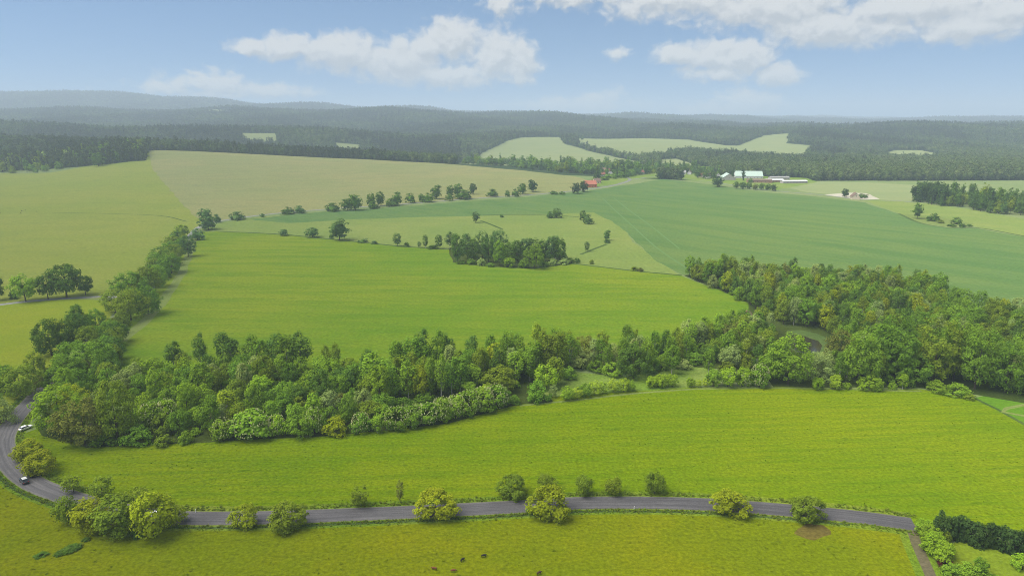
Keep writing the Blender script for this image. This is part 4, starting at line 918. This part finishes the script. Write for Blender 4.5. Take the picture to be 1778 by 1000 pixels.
def clean_ordinals():
    W = 'first second third fourth fifth sixth seventh eighth ninth tenth eleventh twelfth'.split()
    d = {}
    for o, ph, k in LABELLED: d.setdefault(ph, []).append((k, o))
    for ph, l in d.items():
        l.sort(key=lambda t: t[0])
        for i, (k, o) in enumerate(l):
            if len(l) == 1: s = ''
            elif i == 0: s = ', leftmost'
            elif i == len(l) - 1: s = ', rightmost'
            elif 2 * i < len(l): s = f', {W[i]} from left' if i < 12 else f', {i + 1}th from left'
            else:
                j = len(l) - 1 - i
                s = f', {W[j]} from right' if j < 12 else f', {j + 1}th from right'
            o['label'] = ph + s
            if len(o['label'].split()) > 16: o['label'] = o['label'].replace('leafy ', '', 1)
clean_ordinals()
for o, ph, k in LABELLED:
    if len(o['label'].replace('-', '-').split()) > 16: print('LONG', o['label'])

# ------------------------------------------------------------------ houses, barns
def obj(name, me, parent=None, loc=None):
    o = bpy.data.objects.new(name, me); SC.collection.objects.link(o)
    if parent: o.parent = parent
    if loc is not None: o.location = loc
    return o
def thing(name, label, cat, x, y, rz=0.0, group=None, dz=0.0):
    o = bpy.data.objects.new(name, None); SC.collection.objects.link(o)
    o.location = (x, y, float(terrain(x, y)) + dz); o.rotation_euler = (0, 0, rz)
    o['label'], o['category'] = label, cat
    if group: o['group'] = group
    return o
def box(x0, x1, y0, y1, z0, z1):
    v = [(x, y, z) for z in (z0, z1) for x, y in ((x0, y0), (x1, y0), (x1, y1), (x0, y1))]
    return v, [(3, 2, 1, 0), (4, 5, 6, 7), (0, 1, 5, 4), (1, 2, 6, 5), (2, 3, 7, 6), (3, 0, 4, 7)]
def boxm(name, m, *b):
    v, f = box(*b); return mesh(name, v, f, m)
M_GLASS = flat_mat('window_glass', (.03, .04, .05), .15, .1)
M_DOOR = flat_mat('door_wood', (.16, .09, .05), .6)
M_WHITE = flat_mat('white_render', (.62, .60, .57), .85, .06)
M_ROOF = {k: flat_mat('roof_' + k, c, .8, .18, 1.5) for k, c in {'red': (.24, .095, .065), 'orange': (.46, .16, .10), 'brown': (.18, .12, .085), 'grey': (.30, .29, .28), 'green': (.42, .52, .44), 'white': (.58, .58, .57)}.items()}
M_WALL = {'white': M_WHITE, 'orange': flat_mat('orange_render', (.62, .20, .10), .85, .08), 'cream': flat_mat('cream_render', (.70, .58, .42), .85, .08), 'brick': flat_mat('brick_wall', (.36, .20, .14), .85, .15), 'grey': flat_mat('grey_wall', (.42, .38, .34), .85, .12)}

def house(label, px, py, L, D, wall_h, roof_h, rz, wall, roof, name='house', cat='house', chimney=True, windows=4):
    x, y = unproj(px, py)
    t = thing(name, label, cat, x, y, rz, 'houses and farm buildings in the distance')
    l, d = L / 2, D / 2
    v = [(-l, -d, -.6), (l, -d, -.6), (l, d, -.6), (-l, d, -.6), (-l, -d, wall_h), (l, -d, wall_h), (l, d, wall_h), (-l, d, wall_h), (-l, 0, wall_h + roof_h), (l, 0, wall_h + roof_h)]
    obj('wall', mesh('wall', v, [(0, 1, 5, 4), (2, 3, 7, 6), (1, 2, 6, 9, 5), (3, 0, 4, 8, 7)], M_WALL[wall]), t)
    e, th, k = .5, .22, roof_h / d
    a, b = wall_h - e * k + .05, wall_h + roof_h + .05
    prof = [(-d - e, a), (0, b), (d + e, a), (d + e, a + th), (0, b + th), (-d - e, a + th)]
    rv = [(sx * (l + e), p[0], p[1]) for sx in (-1, 1) for p in prof]
    rf = [(0, 1, 4, 5), (1, 2, 3, 4), (11, 10, 7, 6), (10, 9, 8, 7)] + [(i, (i + 1) % 6 + 0, (i + 1) % 6 + 6, i + 6) for i in range(6)]
    r = obj('roof', mesh('roof', rv, rf, M_ROOF[roof]), t)
    if chimney: obj('chimney', boxm('chimney', M_WALL['brick'], -.4 + l * .3, .4 + l * .3, -.4, .4, wall_h + roof_h * .7, wall_h + roof_h + 1.2), r)
    n = windows
    for s in (-1, 1):
        for i in range(n):
            cx = -l + L * (i + .5) / n
            if s < 0 and i == n // 2:
                obj('door', boxm('door', M_DOOR, cx - .5, cx + .5, -d - .08, -d + .1, 0, 2.1), t); continue
            obj('window', boxm('window', M_GLASS, cx - .55, cx + .55, s * d - .06, s * d + .06, 1.0, 2.3), t)
    if roof_h > 2.4:
        for s in (-1, 1): obj('window', boxm('window', M_GLASS, s * l - .06, s * l + .06, -.6, .6, wall_h + .3, wall_h + 1.5), t)
    return t
house('orange house with orange gabled roof below the village', 1024, 325, 20, 11, 5.0, 5.5, .35, 'orange', 'orange')
house('white gabled house with brown roof behind the garden shrubs', 1072, 308, 13, 9, 4.2, 4.5, 1.2, 'white', 'brown')
house('low white house with red roof behind the dark spruce', 1047, 306, 14, 9, 3.6, 3.6, .1, 'white', 'red')
house('house with brick walls amid trees in the village', 1056, 301, 12, 9, 4.5, 4.5, .7, 'brick', 'red')
house('long white house with grey roof at the village end', 1180, 303, 24, 10, 4.2, 4.0, -.1, 'white', 'grey', windows=6)
house('small house with red roof left of the long white house', 1166, 300, 12, 9, 4.5, 5.0, 1.1, 'brick', 'red')
house('white house half hidden by trees left of the farm', 1232, 309, 15, 9, 4.8, 4.5, .5, 'white', 'brown')
house('small white house behind the dark round farm trees', 1247, 309, 10, 8, 4.5, 3.6, 1.3, 'white', 'grey')
house('pale house standing on the sandy yard', 1484, 346, 13, 10, 4.0, 5.0, 1.35, 'cream', 'brown')
house('dull red roofed cabin hidden in the wood by the meadow tip', 1294, 558, 6, 5, 3.0, 2.2, .6, 'brick', 'brown', name='cabin', cat='cabin', windows=2)
house('brown roofed house between the orange house and the spruce', 1036, 318, 12, 9, 3.8, 4.0, .3, 'cream', 'brown')
house('white cottage with grey roof half behind the village shrubs', 1058, 306, 12, 9, 4.0, 4.0, .9, 'white', 'grey')
house('brick house with brown roof under the village trees', 1047, 300, 14, 10, 5.0, 4.6, -.2, 'brick', 'brown')
house('white house with red roof near the village green', 1112, 303, 13, 9, 4.2, 4.2, .4, 'white', 'red')
house('small white house with brown roof right of the long white house', 1197, 303, 10, 8, 4, 4, 1.2, 'white', 'brown')
house('cream house with red roof left of the farm trees', 1218, 308, 13, 9, 4.4, 4.4, .2, 'cream', 'red')
x, y = wx(1090, 1700), 1700.0
hs = house('white house among the trees on top of the village', 1089, 283, 14, 9, 9.0, 4.5, .2, 'white', 'grey')
hs.location = (x, y, float(terrain(x, y)))
house('big farm hall with pale green roof, gable to the left', 1263, 312, 26, 24, 4, 8, 1.5, 'grey', 'green', 'barn', 'barn', False, 5)
house('longest farm hall with pale green roof behind the columnar trees', 1298, 309, 52, 26, 4.5, 8.5, -.12, 'white', 'green', 'barn', 'barn', False, 8)
house('low dark open shed in front of the green halls', 1318, 317, 42, 14, 4, 2.2, -.2, 'brick', 'brown', 'barn', 'barn', False, 6)
house('low brick shed with a white roof beside the farmyard', 1343, 316, 34, 12, 3.6, 1.8, .1, 'brick', 'white', 'barn', 'barn', False, 6)
house('long low shed with white roof farthest right of the farm', 1378, 318, 46, 12, 3.4, 1.6, .12, 'grey', 'white', 'barn', 'barn', False, 8)
house('grey shed with grey roof behind the low farm sheds', 1352, 312, 36, 14, 4, 2, .05, 'grey', 'grey', 'barn', 'barn', False, 6)

# ------------------------------------------------------------------ cars
def paint(name, col):
    m, N, o = new_mat(name)
    tc = N.n('ShaderNodeTexCoord')
    f = N.rng(N.noise(tc.outputs['Object'], 2.0, 3), .3, .7, .9, 1.05)
    c = N.mix(1.0, col, N.n('ShaderNodeCombineXYZ', {0: f, 1: f, 2: f}).outputs[0], 'MULTIPLY')
    b = N.n('ShaderNodeBsdfPrincipled', {'Base Color': c, 'Roughness': .3, 'Coat Weight': .5}); N.link(b.outputs[0], o.inputs[0]); return m
M_TYRE, M_RIM = flat_mat('tyre', (.02, .02, .02), .9), flat_mat('rim', (.5, .5, .52), .35, .05, 3, .8)
M_LAMP, M_TAIL = flat_mat('lamp_glass', (.8, .8, .78), .2), flat_mat('tail_lamp', (.4, .03, .02), .3)
def car(label, px, py, rz, col, roofcol, suv):
    x, y = unproj(px, py)
    t = thing('car', label, 'car', x, y, rz)
    h = 1.75 if suv else 1.48; hood = 1.05 if suv else .92
    prof = [(-2.15, .35, .80), (-2.2, .7, .84), (-2.05, hood - .02, .82), (-1.1, hood + .04, .84), (.9, hood + .06, .86), (2.0, hood - (.0 if suv else .02), .84), (2.2, .75, .82), (2.15, .35, .80)]
    v = [(p[0], s * p[2], p[1]) for s in (-1, 1) for p in prof]; n = len(prof)
    f = [tuple(range(n)), tuple(range(2 * n - 1, n - 1, -1))] + [(i, i + n, (i + 1) % n + n, (i + 1) % n) for i in range(n)]
    bd = mesh('body', v, f, col)
    ob = obj('body', bd, t); b = ob.modifiers.new('bevel', 'BEVEL'); b.width, b.segments = .07, 2
    x0, x1 = (-1.95, 1.0) if suv else (-1.75, 1.1)
    cab = [(x0, hood + .04, .76), (x0 + .28, h - .12, .62), (x0 + .45, h - .02, .6), (x1 - 1.0, h - .02, .6), (x1 - .75, h - .12, .62), (x1, hood + .05, .76)]
    n = len(cab)
    v = [(p[0], s * p[2], p[1]) for s in (-1, 1) for p in cab]
    obj('window', mesh('window', v, [tuple(range(n)), tuple(range(2 * n - 1, n - 1, -1))] + [(i, i + n, i + 1 + n, i + 1) for i in range(n - 1)], M_GLASS), t)
    ob = obj('roof', boxm('roof', roofcol, x0 + .3, x1 - .85, -.63, .63, h - .1, h + .02), t); b = ob.modifiers.new('bevel', 'BEVEL'); b.width, b.segments = .05, 2
    pil = []
    pf = []
    for s in (-1, 1):
        for xa in (x0 + .2, (x0 + x1) / 2 - .1, x1 - .45):
            vv, ff = box(xa - .04, xa + .04, s * .7 - .05, s * .7 + .05, hood, h - .1); k = len(pil); pil += vv; pf += [tuple(i + k for i in q) for q in ff]
    obj('pillar', mesh('pillar', pil, pf, col), t)
    for wx_ in (-1.35, 1.35):
        for s in (-1, 1):
            vv = [(wx_ + r * math.cos(a), s * (.88 if e else .62), .34 + r * math.sin(a)) for e in (0, 1) for r in (.34,) for a in np.linspace(0, 6.2832, 15)[:-1]]
            ff = [(i, (i + 1) % 14, (i + 1) % 14 + 14, i + 14) for i in range(14)] + [tuple(range(14)), tuple(range(27, 13, -1))]
            wo = obj('wheel', mesh('wheel', vv, ff, M_TYRE), t)
            vv = [(wx_ + .2 * math.cos(a), s * (.89 if e else .86), .34 + .2 * math.sin(a)) for e in (0, 1) for a in np.linspace(0, 6.2832, 11)[:-1]]
            ff = [(i, (i + 1) % 10, (i + 1) % 10 + 10, i + 10) for i in range(10)] + [tuple(range(10)), tuple(range(19, 9, -1))]
            obj('rim', mesh('rim', vv, ff, M_RIM), wo)
    for s in (-1, 1):
        obj('headlight', boxm('headlight', M_LAMP, 2.12, 2.23, s * .62 - .16, s * .62 + .16, .68, .82), t)
        obj('tail_light', boxm('tail_light', M_TAIL, -2.23, -2.12, s * .62 - .14, s * .62 + .14, .7, .88), t)
    return t
P_WHITE, P_DARK, P_SILVER = paint('white_paint', (.8, .8, .8)), paint('dark_paint', (.035, .035, .04)), paint('silver_paint', (.5, .5, .48))
car('white car parked on the road edge by the wood', 45, 745, 1.1, P_WHITE, P_WHITE, False)
car('dark off-road car with silver roof on the road bend', 42, 837, 2.45, P_DARK, P_SILVER, True)
car('white car half hidden behind the yellow-green tree clump', 268, 896, math.pi - .1, P_WHITE, P_WHITE, False)

# ------------------------------------------------------------------ cattle
def cow_mesh():
    me = bpy.data.meshes.new('cow_skeleton')
    V = [(-.75, 0, 1.05), (-.25, 0, 1.0), (.35, 0, 1.02), (.75, 0, 1.1), (1.05, 0, 1.0), (1.25, 0, .72), (1.42, 0, .5), (-.95, 0, 1.08), (-1.0, 0, .6)]
    R = [.34, .40, .38, .30, .19, .15, .09, .08, .03]
    E = [(0, 1), (1, 2), (2, 3), (3, 4), (4, 5), (5, 6), (0, 7), (7, 8)]
    for sx, root, dx in ((-.8, 0, .06), (.62, 3, 0)):
        for s in (-1, 1):
            k = len(V)
            V += [(sx, s * .2, .85), (sx + (dx if sx < 0 else 0), s * .21, .45), (sx, s * .21, .06)]; R += [.15, .085, .07]
            E += [(root, k), (k, k + 1), (k + 1, k + 2)]
    for s in (-1, 1):
        k = len(V); V.append((1.2, s * .25, .84)); R.append(.04); E.append((5, k))
    me.from_pydata(V, E, []); o = bpy.data.objects.new('cow_skeleton', me); SC.collection.objects.link(o)
    m = o.modifiers.new('skin', 'SKIN'); me.skin_vertices[0].data[0].use_root = True
    for k, r in enumerate(R): me.skin_vertices[0].data[k].radius = (r, r)
    o.modifiers.new('sub', 'SUBSURF').levels = 1
    dg = bpy.context.evaluated_depsgraph_get()
    out = bpy.data.meshes.new_from_object(o.evaluated_get(dg)); out.name = 'cow'
    bpy.data.objects.remove(o)
    return out
COW = cow_mesh()
M_HIDE = {}
for nm, c in (('black', (.012, .011, .012)), ('brown', (.14, .05, .018)), ('dark brown', (.05, .022, .014))):
    M_HIDE[nm] = flat_mat(nm.replace(' ', '_') + '_hide', c, .8, .3, 1.5)
COWS = {}
def cow(px, py, rz, hide, label, group):
    if hide not in COWS:
        m = COW.copy(); m.materials.clear(); m.materials.append(M_HIDE[hide]); COWS[hide] = m
    x, y = unproj(px, py)
    o = obj('cow', COWS[hide], None, (x, y, float(terrain(x, y)) + .0)); o.rotation_euler = (0, 0, rz)
    o.scale = (.68, .68, .68)
    o['label'], o['category'], o['group'] = label, 'cow', group
near = 'cattle grazing on the near pasture'
cow(803, 974, .9, 'black', 'black cow grazing left of the other black cow', near)
cow(840, 967, .3, 'black', 'black cow grazing rightmost of the two black ones', near)
cow(754, 989, 2.9, 'brown', 'reddish brown cow leftmost on the near pasture', near)
cow(787, 993, .1, 'brown', 'reddish brown cow below the black cows', near)
cow(936, 997, .5, 'dark brown', 'dark brown cow alone at the bottom edge', near)
for px, py, lb in ((1, 371, 'black cow leftmost on the wide left pasture'), (36, 371, 'black cow lowest in the small herd on the left pasture'), (38, 367, 'black cow in the middle of the small left herd'), (44, 365, 'black cow highest in the small herd on the left pasture'), (64, 368, 'black cow standing right of the small left herd')):
    cow(px, py, rng.uniform(0, 6), 'black', lb, 'cattle on the left pasture')

# ------------------------------------------------------------------ roadside posts
M_POST = flat_mat('post_white', (.8, .8, .78), .5, .05); M_POSTB = flat_mat('post_band', (.02, .02, .02), .5)
for px, py, lb in ((1101, 884, 'white marker post on the near edge of the road'), (1591, 917, 'white marker post at the mouth of the dirt track'), (340, 889, 'white marker post on the far verge near the clump')):
    x, y = unproj(px, py); t = thing('marker_post', lb, 'post', x, y, 0, 'road marker posts')
    v, f = tube([(0, 0, -.2), (0, 0, 1.0), (0, .03, 1.12)], [.09, .08, .02], 8); obj('post', mesh('post', v, f, M_POST), t)
    v, f = tube([(0, 0, .78), (0, 0, .9)], [.093, .093], 8); obj('band', mesh('band', v, f, M_POSTB), t)

# ------------------------------------------------------------------ haze
def haze():
    v, f = box(-23200, 23200, -1800, 17200, -16, 475)
    m, N, o = new_mat('haze')
    N.link(N.n('ShaderNodeVolumePrincipled', {'Color': (.68, .81, .96, 1), 'Density': HAZE, 'Anisotropy': 0.0}).outputs[0], o.inputs['Volume'])
    h = obj('haze', mesh('haze', v, f, m)); h['kind'] = 'stuff'
haze()
print('objects', len(SC.objects))
